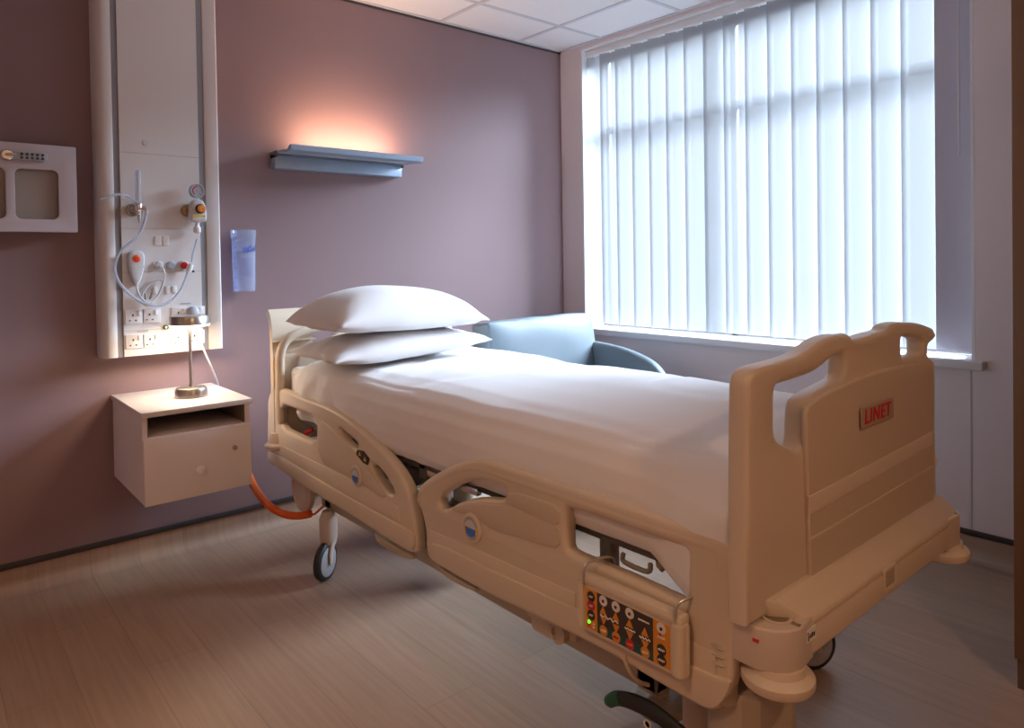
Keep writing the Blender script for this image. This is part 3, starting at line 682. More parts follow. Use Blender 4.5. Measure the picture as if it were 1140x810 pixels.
# ------------------------------------------------------------------ mattress, duvet, pillows
mt = MB().box((1.222, .768, .672), (2.055, 2.900, .828), .022, 3).done('mattress', matt_m, angle=60)
tagit(mt, 'white mattress lying on the hospital bed under the duvet', 'mattress')
def duvet_mesh():
    prof = [(1.222, .625), (1.205, .655), (1.196, .70), (1.193, .745), (1.200, .79), (1.222, .828), (1.262, .852), (1.33, .868), (1.45, .878), (1.60, .884), (1.75, .882), (1.90, .874), (2.0, .863), (2.06, .845), (2.092, .815), (2.104, .77), (2.104, .72), (2.098, .67)]
    n = len(prof)-1
    def top(u, v):
        t = u*n; i = min(int(t), n-1); f_ = t-i; f_ = f_*f_*(3-2*f_)*.35+f_*.65
        x = prof[i][0]*(1-f_)+prof[i+1][0]*f_; z = prof[i][1]*(1-f_)+prof[i+1][1]*f_
        ya, yb = .752, 2.845
        y = ya+(yb-ya)*v
        # foot end: the cloth bulges and hangs lower at the near corner, tucked behind the board
        foot = max(0, 1-(y-ya)/.22)
        if z < .84 and x < 1.4:
            z2 = .84-(.84-z)*(1+.55*foot); z = z2; x -= .028*foot*min(1, (.84-z)/.1)
        endf = max(0, 1-(y-ya)/.05); z -= .028*endf**2*(1 if z > .8 else 0)
        # head end rounds over
        he = max(0, 1-(yb-y)/.085); 
        if he > 0:
            k = 1-math.sqrt(max(0, 1-he*he)); mid = .79
            z = z-(z-mid)*k*.9; x = x+(1.60-x)*k*.10
        w = Vector((x*2.1, y*1.7, z*2.0))
        nz = noise.noise(w*1.6)*.010+noise.noise(Vector((x*3, y*7, z*3)))*.0028
        ridge = abs(noise.noise(Vector((x*1.2+5, y*2.4, 3.3))))
        side = 1 if x < 1.26 else 0
        z += nz*(1 if z > .82 else .2) - .005*max(0, .12-ridge)/.12*(1 if z > .84 else 0)
        if x < 1.3:
            fold = .008*noise.noise(Vector((y*6, z*4, 1)))+.0015*noise.noise(Vector((y*24+z*14, z*6, 7)))
            hw = max(0, min(1, (y-2.2)/.5)); fold += hw*(.007*math.sin(y*34+z*26+2*noise.noise(Vector((y*5, z*5, 0))))+.008*noise.noise(Vector((y*22-z*10, z*9, 4))))*max(0, min(1, (.875-z)/.08))
            x += fold
            x = max(x, 1.176+.0 if y < .95 else 1.180)
        return Vector((x, y, z))
    return top
dm = MB().grid(duvet_mesh(), 110, 190, 0)
dv = dm.done('duvet', linen, angle=180); sol = dv.modifiers.new('thick', 'SOLIDIFY'); sol.thickness = .012; sol.offset = -1
tagit(dv, 'smooth white duvet spread over the mattress of the hospital bed', 'duvet')
# sheet hem hanging under the duvet, seen through the foot rail
def hem(u, v):
    y = .80+1.35*u; z = .675-.055*v-.012*noise.noise(Vector((y*7, 0, 0))); return Vector((1.232+.010*math.sin(v*3)+.008*noise.noise(Vector((y*16, v*2, 2))), y, z))
sh = MB().grid(hem, 120, 8, .006).done('bed_sheet', linen, angle=180)
tagit(sh, 'edge of the white under sheet hanging below the duvet behind the foot side rail', 'sheet')
def pillow(name, c, a, b, hu, hd, tilt, label, sd, twist):
    def surf(s):
        def fn(u, v):
            U, V = 2*u-1, 2*v-1
            U = math.sin(U*math.pi/2)*.45+U*.55; V = math.sin(V*math.pi/2)*.45+V*.55
            t = max(0, (1-abs(U)**2.8))**.55*max(0, (1-abs(V)**2.6))**.5
            x = a*U*(1-.075*(1-V*V)*abs(U)**3); y = b*V*(1-.09*(1-U*U)*abs(V)**3)
            z = s*(hu if s > 0 else hd)*t
            wr_ = noise.noise(Vector((x*4+sd, y*5, s*2)))*.010*t**.5+noise.noise(Vector((x*15+sd, y*8, s)))*.007*(1-t)*min(1, t*8)
            pinch = .005*math.sin(V*13+sd)*max(0, (abs(U)-.75)/.25)*min(1, t*6)
            z += (wr_+pinch)*s
            return Vector((x, y, z))
        return fn
    m = MB(); m.grid(surf(1), 72, 44); m.grid(surf(-1), 72, 44)
    bmesh.ops.remove_doubles(m.b, verts=m.b.verts, dist=.0008); bmesh.ops.recalc_face_normals(m.b, faces=m.b.faces)
    M = Matrix.Translation(c) @ Matrix.Rotation(tilt, 4, 'Y') @ Matrix.Rotation(twist, 4, 'Z')
    bmesh.ops.transform(m.b, matrix=M, verts=m.b.verts)
    o = m.done(name, linen, angle=180); return tagit(o, label, 'pillow')
pillow('pillow', (1.50, 2.52, .925), .355, .225, .070, .040, math.radians(-2.2), 'lower white pillow, lying on the duvet beneath the other pillow', 0, math.radians(-2))
pillow('pillow', (1.49, 2.51, 1.028), .350, .225, .142, .035, math.radians(1.6), 'upper white pillow, plumper, lying on top of the other pillow', 3.7, math.radians(2))

# ------------------------------------------------------------------ wall cabinet by the bed
nt_ = thing('bedside_cabinet', (.835, D, .37), 'white wall-mounted bedside cabinet with open shelf and one drawer, lamp on top', 'bedside cabinet')
cx0, cx1, cy0, cz0, cz1 = .637, 1.032, 2.838, .385, .729
th = .018
m = MB().box((cx0, cy0+.018, cz0), (cx0+th, D-.001, cz1-.02)).box((cx1-th, cy0+.018, cz0), (cx1, D-.001, cz1-.02))
m.box((cx0+th, cy0+.02, cz0), (cx1-th, D-.001, cz0+th)).box((cx0+th, D-.012, cz0+th), (cx1-th, D-.001, cz1-.02))
m.done('carcass', cab_m, nt_, smooth=False)
MB().box((cx0-.006, cy0-.004, cz1-.020), (cx1+.006, D-.001, cz1), .002).done('cabinet_top', cab_edge, nt_)
zs = P(1, cy0, 168, 492).z
zs = .632
MB().box((cx0+th, cy0+.012, zs-.018), (cx1-th, D-.012, zs), .001).done('shelf', cab_m, nt_)
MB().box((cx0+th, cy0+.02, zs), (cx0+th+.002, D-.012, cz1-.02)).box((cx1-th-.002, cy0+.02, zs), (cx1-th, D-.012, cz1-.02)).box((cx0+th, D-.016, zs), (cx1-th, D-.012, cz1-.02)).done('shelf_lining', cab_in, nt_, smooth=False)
dr = MB().box((cx0+.001, cy0, cz0-.004), (cx1-.001, cy0+.018, zs-.006), .0015).done('drawer', cab_m, nt_)
kx = P(1, cy0-.02, 223.5, 523); MB().lathe((kx.x, cy0, kx.z), [(.007, 0), (.007, .012), (.015, .016), (.0185, .021), (.018, .026), (.012, .029), (0, .029)], 28, (0, -1, 0)).done('knob', knob_m, dr)
kx = P(1, cy0, 261.5, 498); MB().lathe((kx.x, cy0, kx.z), [(.0095, 0), (.0095, .004), (.0085, .005), (0, .005)], 24, (0, -1, 0)).done('lock', lock_m, dr)
# ------------------------------------------------------------------ table lamp
lx, ly = .870, 3.062
tl = thing('table_lamp', (lx, ly, cz1), 'small brushed steel LED table lamp, lit, standing on the bedside cabinet', 'lamp')
MB().lathe((lx, ly, cz1), [(.060, 0), (.063, .002), (.061, .028), (.057, .036), (.05, .039), (.012, .040), (.0, .040)], 48).done('base', steel, tl)
zh = 1.026
MB().lathe((lx, ly, cz1+.038), [(.0085, 0), (.0075, .006), (.0065, .012), (.0065, zh-cz1-.04)], 20).done('pole', steel, tl)
hd = MB().lathe((lx, ly, zh), [(.076, .001), (.0775, 0), (.0765, .030), (.073, .036), (0, .037)], 56).done('lamp_head', steel, tl)
MB().lathe((lx, ly, zh-.007), [(.010, .004), (.074, 0), (.0765, .003), (.0765, .008), (.010, .008)], 56).done('diffuser', lamp_lens, hd)
l = light('lamp_glow', 'AREA', (0, 0, zh-.011-cz1), 2.3, (1, .74, .50), (0, 0, -1), shape='DISK', size=.15); l.parent = tl

# ------------------------------------------------------------------ services panel on the wall
PF = D-.10
sp = thing('medical_services_panel', (.835, D, .88), 'tall white wall trunking panel with power sockets and gas outlets above the bedside cabinet', 'wall panel')
pz0, pz1 = .893, HC-.02
XL, XR = .610, 1.062
m = MB()
# extruded aluminium side profiles: rounded outside
def vprof(pl, name, mtl, par, z0=pz0, z1=pz1, bev=.0): return plate(name, [pl], 'z', z0, z1, .001, mtl, par, 40)
arcL = [(XL-.004+.0*a, 0) for a in (0,)]
def qarc(cx_, cy_, rx, ry, a0, a1, n=8): return [(cx_+rx*math.cos(math.radians(a0+(a1-a0)*k/n)), cy_+ry*math.sin(math.radians(a0+(a1-a0)*k/n))) for k in range(n+1)]
vprof([(XL+.032, D-.001), (XL-.026, D-.001)] + qarc(XL+.006, D-.035, .031, .065, 180, 262) + [(XL+.028, PF)] + [(XL+.032, PF+.003)], 'side_profile', panel_w, sp)
vprof([(XR-.060, D-.001), (XR-.060, PF+.003), (XR-.056, PF), (XR-.006, PF), (XR, PF+.006), (XR, D-.001)], 'side_profile', panel_w, sp)
MB().box((XL+.032, PF+.006, pz0), (XL+.055, D-.001, pz1)).done('grey_channel', panel_g, sp, False)
MB().box((XR-.086, PF+.006, pz0), (XR-.060, D-.001, pz1)).done('grey_channel', panel_g, sp, False)
fx_0, fx_1 = XL+.055, XR-.086
zse = [P(1, PF, 160, 171).z, P(1, PF, 160, 254.5).z, P(1, PF, 160, 303).z, P(1, PF, 165, 367).z]
zz = [pz0]+sorted(zse)+[pz1]
for a, b in zip(zz, zz[1:]): MB().box((fx_0, PF+.001, a+.0008), (fx_1, D-.001, b-.0008), .0006, 1).done('face_plate', panel_w, sp, False)
MB().box((fx_0, PF+.003, pz0+.001), (fx_1, PF+.01, pz1-.001)).done('joint_backing', line_m, sp, False)
def fp(x, y, d=0): return P(1, PF-d, x, y)
def rocker(c, par=sp):
    p = fp(*c); o = MB().box((p.x-.009, PF-.0035, p.z-.016), (p.x+.009, PF+.002, p.z+.016), .002).done('rocker_switch', plate_m, par); return o
def socket(c, sw=None):
    p = fp(*c)
    o = plate('power_socket', [rrect(p.x-.028, p.z-.024, p.x+.042, p.z+.036, .004)], 'y', PF-.0030, PF+.002, .001, plate_m, sp)
    m = MB()
    m.box((p.x-.0025, PF-.0042, p.z+.0075), (p.x+.0025, PF-.002, p.z+.0165)); m.box((p.x-.0145, PF-.0042, p.z-.012), (p.x-.008, PF-.002, p.z-.0075)); m.box((p.x+.008, PF-.0042, p.z-.012), (p.x+.0145, PF-.002, p.z-.0075))
    m.done('pin_holes', hole_m, o, False)
    s = MB().box((p.x+.019, PF-.0075, p.z+.010), (p.x+.031, PF-.002, p.z+.030), .0015).done('rocker_switch', face_w, o)
    return o
for c in ((147.8, 354), (166.5, 353), (148.3, 381.5), (167, 380.5), (198.5, 351), (217, 350), (198.3, 378.5), (216.5, 376.5)): socket(c)
for c in ((159, 368.5), (207, 337.5)):
    p = fp(*c); MB().box((p.x-.020, PF-.0008, p.z-.0025), (p.x+.020, PF+.001, p.z+.0025)).done('socket_label', print_grey, sp, False)
for c in ((172.5, 323.5), (186.5, 322.5), (194, 322)): rocker(c)
for dx in (-8, 8):
    p = fp(180+dx*.55, 268); plate('blank_plate', [rrect(p.x-.013, p.z-.020, p.x+.013, p.z+.020, .003)], 'y', PF-.0025, PF+.002, .001, plate_m, sp)
p = fp(140, 150); MB().lathe((fp(162, 159).x, PF, fp(162, 159).z), [(.012, 0), (.011, .002), (0, .002)], 20, (0, -1, 0)).done('call_indicator', ltgrey, sp)
p = fp(184.5, 364)
ko = MB().lathe((p.x, PF, p.z), [(.011, 0), (.011, .004), (.009, .005), (0, .005)], 20, (0, -1, 0)).done('earth_terminal', green_m, sp); MB().lathe((p.x, PF-.005, p.z), [(.005, 0), (.005, .003), (0, .003)], 16, (0, -1, 0)).done('terminal_pin', lock_m, ko)
def jack(c, m_, r=.0165):
    p = fp(*c); o = MB().lathe((p.x, PF, p.z), [(r*1.15, 0), (r*1.15, .003), (r, .006), (r, .010), (r*.75, .015), (0, .016)], 28, (0, -1, 0)).done('call_jack', m_, sp); return p
jack((176.7, 295.2), ltgrey); jack((190.3, 295.7), grey_m); 
p = fp(204.3, 295.3); o = MB().lathe((p.x, PF, p.z), [(.021, 0), (.021, .004), (.018, .008), (.0165, .009)], 28, (0, -1, 0)).done('emergency_call_button', ltgrey, sp); MB().lathe((p.x, PF-.008, p.z), [(.0155, 0), (.0155, .008), (.012, .012), (0, .013)], 28, (0, -1, 0)).done('red_button', red_m, o)
# gas outlets behind the plugged-in devices
for c in ((151.5, 233.5), (208, 234)):
    p = fp(*c); o = MB().lathe((p.x, PF, p.z), [(.026, 0), (.026, .006), (.023, .012), (.016, .012), (.016, .004), (0, .004)], 32, (0, -1, 0)).done('gas_outlet', brass, sp)
    MB().lathe((p.x, PF-.004, p.z), [(0, 0), (.0155, 0), (.0155, .001), (0, .001)], 24, (0, -1, 0)).done('outlet_label', yellow_m if c[0] > 200 else ltgrey, o)

# oxygen flowmeter
p = fp(155, 234, .045)
fm = thing('oxygen_flowmeter', (p.x, PF, p.z), 'clear upright flowmeter on a chrome valve at the upper left of the services panel', 'flowmeter')
yb_ = PF-.05
t0 = fp(154.2, 226, .05); t1 = fp(154.2, 189.5, .05)
MB().lathe((t0.x, yb_, t0.z), [(.010, 0), (.011, .004), (.011, t1.z-t0.z-.006), (.008, t1.z-t0.z), (0, t1.z-t0.z)], 24).done('flow_tube', tube_m, fm)
MB().lathe((t0.x, yb_, t0.z), [(.0035, 0), (.0035, t1.z-t0.z-.012)], 12).done('tapered_bore', face_w, fm)
m = MB()
for k in range(12): m.box((t0.x-.004, yb_-.0118, t0.z+.012+k*.0095), (t0.x+.004, yb_-.0105, t0.z+.0145+k*.0095))
m.done('scale_marks', yellow_m, fm, False)
m = MB().cyl((p.x-.016, PF-.006, p.z+.004), (p.x-.006, yb_, p.z+.004), .013).lathe((t0.x, yb_, t0.z-.048), [(.006, 0), (.010, .004), (.010, .014), (.014, .018), (.015, .036), (.012, .048)], 24)
m.lathe((t0.x, yb_, t0.z-.020), [(.009, 0), (.009, .018), (.012, .020), (.012, .030), (0, .030)], 20, (.9, -.4, 0)); m.done('valve_body', chrome, fm)
MB().lathe((t0.x+.001, yb_, t0.z-.082), [(.0025, 0), (.0045, .006), (.0045, .012), (.007, .016), (.007, .034)], 16).done('hose_barb', steel, fm)
MB().tube([Vector((p.x-.02, PF-.014, p.z+.002))+Vector((.022*math.cos(a*math.pi/10), 0, .024*math.sin(a*math.pi/10))) for a in range(20)], .0032, 8, closed=True).done('probe_ring', brass, fm)
# first tube: from the flowmeter to the nozzle lying out to the left
ot = thing('suction_hose_short', (p.x, PF, p.z), 'short clear hose with a dark nozzle pointing left from the flowmeter', 'hose')
ot.name = 'short_clear_hose'
q = [fp(151, 227, .05), fp(146, 220.5, .055), fp(138, 217, .06), fp(130, 216.5, .065), fp(122, 218.5, .07)]
MB().tube(smooth_path(q, 6), .0055, 10).done('hose', tube_m, ot, angle=70)
q = [fp(122.5, 218.3, .07), fp(119, 219.3, .07), fp(115, 220.5, .072), fp(111.5, 221.8, .074)]
MB().tube(q, [.0075, .0065, .005, .0028], 12).done('nozzle', grey_m, ot)
# suction regulator
p = fp(220.5, 236.5, .05)
sr = thing('suction_regulator', (p.x, PF, p.z), 'pale regulator with round dial gauge and orange knob on the services panel', 'regulator')
yb_ = PF-.035
pl = [(-.028, -.034), (-.031, -.022), (-.029, .018), (-.024, .035), (-.012, .046), (.012, .046), (.024, .036), (.031, .012), (.032, -.022), (.029, -.034)]
rb = plate('regulator_body', [chaikin([(p.x+a*1.15, p.z+b*1.22) for a, b in pl], 2)], 'y', PF-.060, PF-.012, .012, ltgrey, sr)
MB().cyl((p.x-.026, PF-.013, p.z+.012), (p.x-.026, PF-.002, p.z+.012), .012).done('probe', brass, sr)
g = fp(220, 212.3, .06)
gg = MB().lathe((g.x, PF-.035, g.z), [(.028, 0), (.031, .004), (.031, .022), (.029, .026), (.0265, .026), (.0265, .022)], 36, (0, -1, 0)).done('dial_gauge', grey_m, sr)
MB().lathe((g.x, PF-.0555, g.z), [(0, 0), (.0265, 0), (.0265, .001), (0, .001)], 32, (0, -1, 0)).done('dial_face', face_w, gg)
MB().tube([Vector((g.x, PF-.0575, g.z))+Vector((.0185*math.cos(math.radians(a)), 0, .0185*math.sin(math.radians(a)))) for a in range(90, 235, 12)], .0022, 8).done('red_scale', red_m, gg)
MB().tube([(g.x-.006, PF-.0575, g.z+.003), (g.x+.015, PF-.0575, g.z-.013)], .0014, 6).lathe((g.x, PF-.056, g.z), [(.004, 0), (.004, .003), (0, .003)], 12, (0, -1, 0)).done('needle', print_grey, gg)
k = fp(224.6, 232, .08); kb = MB().lathe((k.x, PF-.058, k.z), [(.021, 0), (.021, .006), (.018, .008), (.018, .012), (0, .012)], 30, (0, -1, 0)).done('knob_collar', dark_m, sr)
MB().lathe((k.x+.001, PF-.066, k.z), [(.0165, 0), (.0165, .012), (.014, .015), (0, .015)], 30, (0, -1, 0)).done('orange_knob', mat('knob_orange', (.80, .22, .02), .4), kb)
MB().tube([Vector((k.x+.001, PF-.0815, k.z))+Vector((.006*math.cos(math.radians(a)), 0, .007*math.sin(math.radians(a)))) for a in range(0, 280, 20)], .0022, 8).done('knob_mark', yellow_m, kb)
MB().box((p.x-.024, PF-.0612, p.z-.020), (p.x+.028, PF-.059, p.z-.0115)).done('yellow_label', yellow_m, rb, False)
MB().box((p.x+.030, PF-.045, p.z+.002), (p.x+.037, PF-.020, p.z+.030), .003).done('side_catch', print_blue, sr)
MB().lathe((p.x-.001, yb_, p.z-.086), [(.006, -.004), (.013, 0), (.015, .003), (.015, .022), (.012, .025), (.008, .030), (.008, .048)], 24).done('outlet_jar', face_w, sr)
# long clear tube hanging in a loop
lt = thing('long_clear_hose', (fp(160, 300).x, PF, fp(160, 300).z), 'long clear hose looping down across the services panel from flowmeter to the white connector', 'hose')
q = [(163, 234), (162, 243), (158, 255), (152, 264), (143, 272), (134, 280), (129, 290), (128, 302), (132, 313), (140, 323), (148, 330), (157, 336), (168, 339.5), (180, 339.5), (191, 334), (200, 324), (206, 312), (209, 303)]
q = [fp(a, b, .050-.0015*min(i, 12)) for i, (a, b) in enumerate(q)]
MB().tube(smooth_path(q, 6), .0060, 10).done('hose', tube_m, lt, angle=70)
q = [fp(209.5, 302, .03), fp(211, 298, .034), fp(213, 294, .034)]
co_ = MB().tube(q, [.010, .0125, .010], 14).done('connector', face_w, lt); pz = fp(215, 302, .045); MB().lathe(pz, [(.005, 0), (.005, .003), (0, .003)], 14, (0, -1, 0)).done('clip', dark_m, lt)
q = [fp(a, b, .035) for a, b in ((219.5, 266), (217, 275), (214.5, 284), (213.5, 292))]
rh = MB().tube(smooth_path(q, 5), .0048, 10).done('regulator_hose', tube_m, angle=70); tagit(rh, 'thin clear hose running down from the dial regulator', 'hose')
# nurse call handset hanging by its lead
hs_ = thing('nurse_call_handset', (fp(152, 297).x, PF, fp(152, 297).z), 'pale teardrop nurse call handset with a red-orange button hanging on the services panel', 'handset')
pl = [(142.8, 290), (142.5, 284), (144.5, 280), (152, 278.6), (159, 280), (161.2, 285), (161, 296), (159, 306), (155.5, 315), (152.5, 319), (149.5, 316.5), (146, 308), (143.5, 299)]
plate('handset_body', [chaikin([(lambda w: (w.x, w.z))(fp(*a, .025)) for a in pl], 2)], 'y', PF-.034, PF-.008, .010, ltgrey, hs_)
plate('back_shell', [chaikin([(lambda w: (w.x-.002, w.z))(fp(*a, .008)) for a in pl], 2)], 'y', PF-.012, PF-.001, .003, mat('handset_back', (.40, .28, .26), .5), hs_)
b = fp(152, 287.8, .035); bo = MB().lathe((b.x, PF-.033, b.z), [(.0155, 0), (.0155, .0025), (.013, .004), (0, .004)], 28, (0, -1, 0)).done('call_button', orange_m, hs_)
MB().tube([Vector((b.x, PF-.0375, b.z))+Vector((.006*math.cos(math.radians(a)), 0, .006*math.sin(math.radians(a)))) for a in range(0, 360, 24)], .0012, 6, closed=True).done('button_mark', red_m, bo)
for c, mm in (((148.8, 298), yellow_m), ((156, 297.5), print_grey), ((160, 296.5), print_grey), ((152, 312), print_grey)):
    b = fp(*c, .034); MB().lathe((b.x, PF-.0335, b.z), [(.0022, 0), (.0022, .0012), (0, .0012)], 10, (0, -1, 0)).done('indicator', mm, hs_)
q = [(152.5, 318), (153.5, 324), (157, 331), (163, 336), (170, 335), (176, 328), (180, 319), (181, 313), (177.5, 311.5), (170, 314), (163, 320), (158.5, 328), (159.5, 334), (166, 338), (173, 333), (178, 325), (182, 315), (183.3, 306), (181.5, 299), (178, 296)]
q = [fp(a, b, .020+.012*math.sin(i*.5)) for i, (a, b) in enumerate(q)]
MB().tube(smooth_path(q, 6), .0036, 8).done('lead', cable_l, hs_)
m = MB()
for a, b in (((161.5, 326), (162.5, 333)), ((169, 325), (167, 333))): m.tube([fp(*a, .035), fp(*b, .03)], [.0035, .0055], 8)
m.tube([fp(158, 337, .02), fp(163, 340, .022), fp(168, 342, .02)], [.004, .006, .004], 8); m.done('lead_clip', steel, hs_)
# lamp plug and lead
pc = fp(215.8, 347.5, .02)
MB().lathe((pc.x, PF-.003, pc.z), [(.026, 0), (.026, .010), (.022, .022), (.012, .030), (0, .031)], 28, (0, -1, 0)).done('plug', grey_m, tl)
q = [Vector((pc.x, PF-.030, pc.z-.005)), fp(217, 360, .06), fp(221, 374, .07), fp(228, 392, .07), fp(236, 410, .06), Vector((P(1, D-.04, 242.5, 427).x, D-.04, P(1, D-.04, 242.5, 427).z)), Vector((1.062, D-.03, .66)), Vector((1.066, D-.03, .45))]
MB().tube(smooth_path(q, 6), .0040, 8).done('power_lead', cable_w, tl)

# ------------------------------------------------------------------ measuring cup on the wall
c0 = P(1, D-.04, 270.5, 256); c1 = P(1, D-.04, 270.5, 324)
cu = thing('graduated_cup', (c0.x, D, c1.z), 'tall clear plastic cup with blue measuring scale fixed on the mauve wall', 'cup')
cup_x = c0.x; ztopc = c0.z; zbotc = c1.z; cyy = D-.044
m = MB(); n = 40; t = bmesh.new(); rings = []
for (r, h) in ((.045, 0), (.046, .004), (.0495, .55), (.0505, .86), (.0535, .865), (.0545, .99), (.0555, 1.0)):
    z = zbotc+(ztopc-zbotc)*h
    rings.append([t.verts.new((cup_x+r*math.cos(2*math.pi*k/n)*1.08, cyy+r*.70*math.sin(2*math.pi*k/n), z)) for k in range(n)])
for A, B in zip(rings, rings[1:]):
    for k in range(n): t.faces.new((A[k], A[(k+1) % n], B[(k+1) % n], B[k]))
t.faces.new(rings[0][::-1]); solid(t, .0015); m.add(t); m.done('cup_wall', cup_m, cu, angle=60)
def cupsurf(a, z, e=.0012):     # point on the front of the cup, a in radians from -y
    h = (z-zbotc)/(ztopc-zbotc); r = .046+.0048*min(h/.86, 1)+e
    return Vector((cup_x+r*1.08*math.sin(a), cyy-r*.70*math.cos(a), z))
m = MB()
for k in range(26):
    z = zbotc+.018+k*.0092; L_ = .34 if k % 5 == 0 else .20
    m.tube([cupsurf(-1.25+L_*j/3*1.3, z) for j in range(4)], .0016 if k % 5 == 0 else .0009, 5)
m.done('blue_scale', print_blue, cu)
m = MB()
for k in range(10):
    z = zbotc+.075+k*.0085; m.tube([cupsurf(-.35+j*.22+(k % 3)*.03, z) for j in range(5)], .0006, 5)
for k in range(8): m.tube([cupsurf(.98, zbotc+.02+k*.022), cupsurf(1.15, zbotc+.02+k*.022)], .0011, 5)
m.done('fine_print', mat('print_pale_blue', (.10, .14, .38), .5), cu)
me = text_mesh('VaGel', .036, face_M((cup_x+.004, cyy-.0435, zbotc+(ztopc-zbotc)*.665), (1, 0, .12), (-.12, 0, 1)), .0005, .25, .0007)
for v in me.vertices: v.co.x = cup_x+.008+(v.co.x-cup_x-.004)*.66; v.co.z += .004
link('brand_print', me, print_blue, cu, False)
MB().box((cup_x-.03, D-.016, ztopc-.10), (cup_x+.03, D-.0005, ztopc-.05), .004).done('wall_bracket', tube_m, cu)

# ------------------------------------------------------------------ wall light over the bed
wl = thing('wall_light', (1.68, D, 1.75), 'blue-grey metal wall light throwing a warm glow upwards above the bed', 'wall light')
d0 = .062
bl = P(1, D-d0, 306.5, 187.5); brr = P(1, D-d0, 447.5, 196)
bx0, bx1 = bl.x, brr.x; bz0 = (bl.z+brr.z)/2; bz1 = (P(1, D-d0, 307.5, 171.5).z+P(1, D-d0, 449, 183).z)/2
bp_ = MB().box((bx0, D-d0, bz0), (bx1, D-.0005, bz1), .002).done('back_box', alu_m, wl)
d1 = .235
sl, sR = P(1, D-d1, 324, 160.5), P(1, D-d1, 471, 173.5)
sx0, sx1 = sl.x, sR.x; zt_ = (sl.z+sR.z)/2; zlow = (P(1, D-d1, 325, 166).z+P(1, D-d1, 466, 182).z)/2
prof = [(D-.085, bz1-.002), (D-.12, bz1+.001), (D-.19, zlow), (D-d1, zlow+.006), (D-d1-.004, zt_-.006), (D-d1+.002, zt_), (D-d1+.02, zt_-.004), (D-.19, zlow+.012), (D-.13, bz1+.012), (D-.085, bz1+.010)]
sh_ = xprism(prof, sx0, sx1, 'shade', alu_m, wl, .0)
MB().box((bx0, D-.086, bz1-.018), (bx0+.004, D-.0005, bz1+.014), .001).box((bx1-.004, D-.086, bz1-.018), (bx1, D-.0005, bz1+.014), .001).box((bx0+.004, D-.088, bz1-.008), (bx1-.004, D-.06, bz1-.001)).done('end_bracket', alu_dk, wl)
# frosted reading-light strip in the underside of the shade
pa = [(D-.20, zlow+.0045), (D-.145, bz1+.0012)]
t = bmesh.new(); zq = lambda y: (zlow+(bz1+.001-zlow)*((y-(D-.19))/.07)) if y > D-.19 else zlow+.006*(D-.19-y)/.045
vv = [t.verts.new((x, y, zq(y)-.0015)) for x, y in ((sx0+.08, D-.198), (sx1-.08, D-.198), (sx1-.08, D-.165), (sx0+.08, D-.165))]
t.faces.new(vv); solid(t, .003); m = MB(); m.add(t); m.done('reading_strip', lens_off, sh_, False)
MB().box((sx0+.06, D-.135, bz1+.012), (sx1-.06, D-.095, bz1+.024), .005).done('uplight_tube', up_lens, wl)
l = light('uplight_lamp', 'AREA', (1.70-1.68+.04, -.115, bz1+.028-1.75), 4.8, (1, .62, .40), (0, .25, 1), shape='RECTANGLE', size=(bx1-bx0)*.72, size_y=.03); l.parent = wl

# ------------------------------------------------------------------ medicine safe on the left
SF = D-.10
a = P(1, SF, 83, 165); b = P(1, SF, 83, 257)
sx1_, sz1, sz0 = a.x, (a.z+P(1, SF, 0, 157).z)/2, (b.z+P(1, SF, 0, 257).z)/2
sx0_ = sx1_-.50
sf = thing('medicine_safe', (.28, D, sz0), 'lilac-grey metal wall safe with two rounded windows and a push-button lock at the left edge', 'wall safe')
m = MB(); w_ = .006
m.box((sx0_, SF+.014, sz0), (sx1_, D-.001, sz0+w_)).box((sx0_, SF+.014, sz1-w_), (sx1_, D-.001, sz1)).box((sx0_, SF+.014, sz0+w_), (sx0_+w_, D-.001, sz1-w_)).box((sx1_-w_, SF+.014, sz0+w_), (sx1_, D-.001, sz1-w_))
m.done('case', safe_m, sf, False)
MB().box((sx0_+w_, D-.010, sz0+w_), (sx1_-w_, D-.001, sz1-w_)).done('back_plate', safe_in, sf, False)
def wz(x0, y0, x1, y1):
    p = P(1, SF, x0, y0); q = P(1, SF, x1, y1); return (p.x, q.z, q.x, p.z)
w1 = wz(16, 187, 66, 244.5); wd_ = w1[2]-w1[0]; w0 = (P(1, SF, 6, 200).x-wd_, w1[1], P(1, SF, 6, 200).x, w1[3])
door = plate('safe_door', [rrect(sx0_-.002, sz0-.004, sx1_+.004, sz1+.002, .006), rrect(*w1, .022), rrect(*w0, .022)], 'y', SF-.002, SF+.014, .002, safe_m, sf)
for wq in (w0, w1): MB().box((wq[0]-.006, SF+.015, wq[1]-.006), (wq[2]+.006, SF+.018, wq[3]+.006)).done('window_pane', clear_mat('safe_pane', (.86, .82, .78), .22, .18), door, False)
kp = P(1, SF-.02, 28.5, 173.5)
lk = plate('push_button_lock', [rrect(kp.x-.080, kp.z-.017, kp.x+.072, kp.z+.018, .0165, 8)], 'y', SF-.022, SF-.001, .005, grey_m, door)
MB().lathe((kp.x-.058, SF-.021, kp.z), [(.020, 0), (.020, .006), (.016, .010), (0, .010)], 26, (0, -1, 0)).box((kp.x-.064, SF-.036, kp.z-.005), (kp.x-.030, SF-.028, kp.z+.006), .003).done('turn_knob', steel, lk)
for i in range(5):
    for j in range(2):
        MB().lathe((kp.x-.012+i*.0165, SF-.021, kp.z+.0065-j*.0135), [(.0052, 0), (.0052, .004), (.004, .005), (0, .005)], 14, (0, -1, 0)).done('key', key_m, lk)

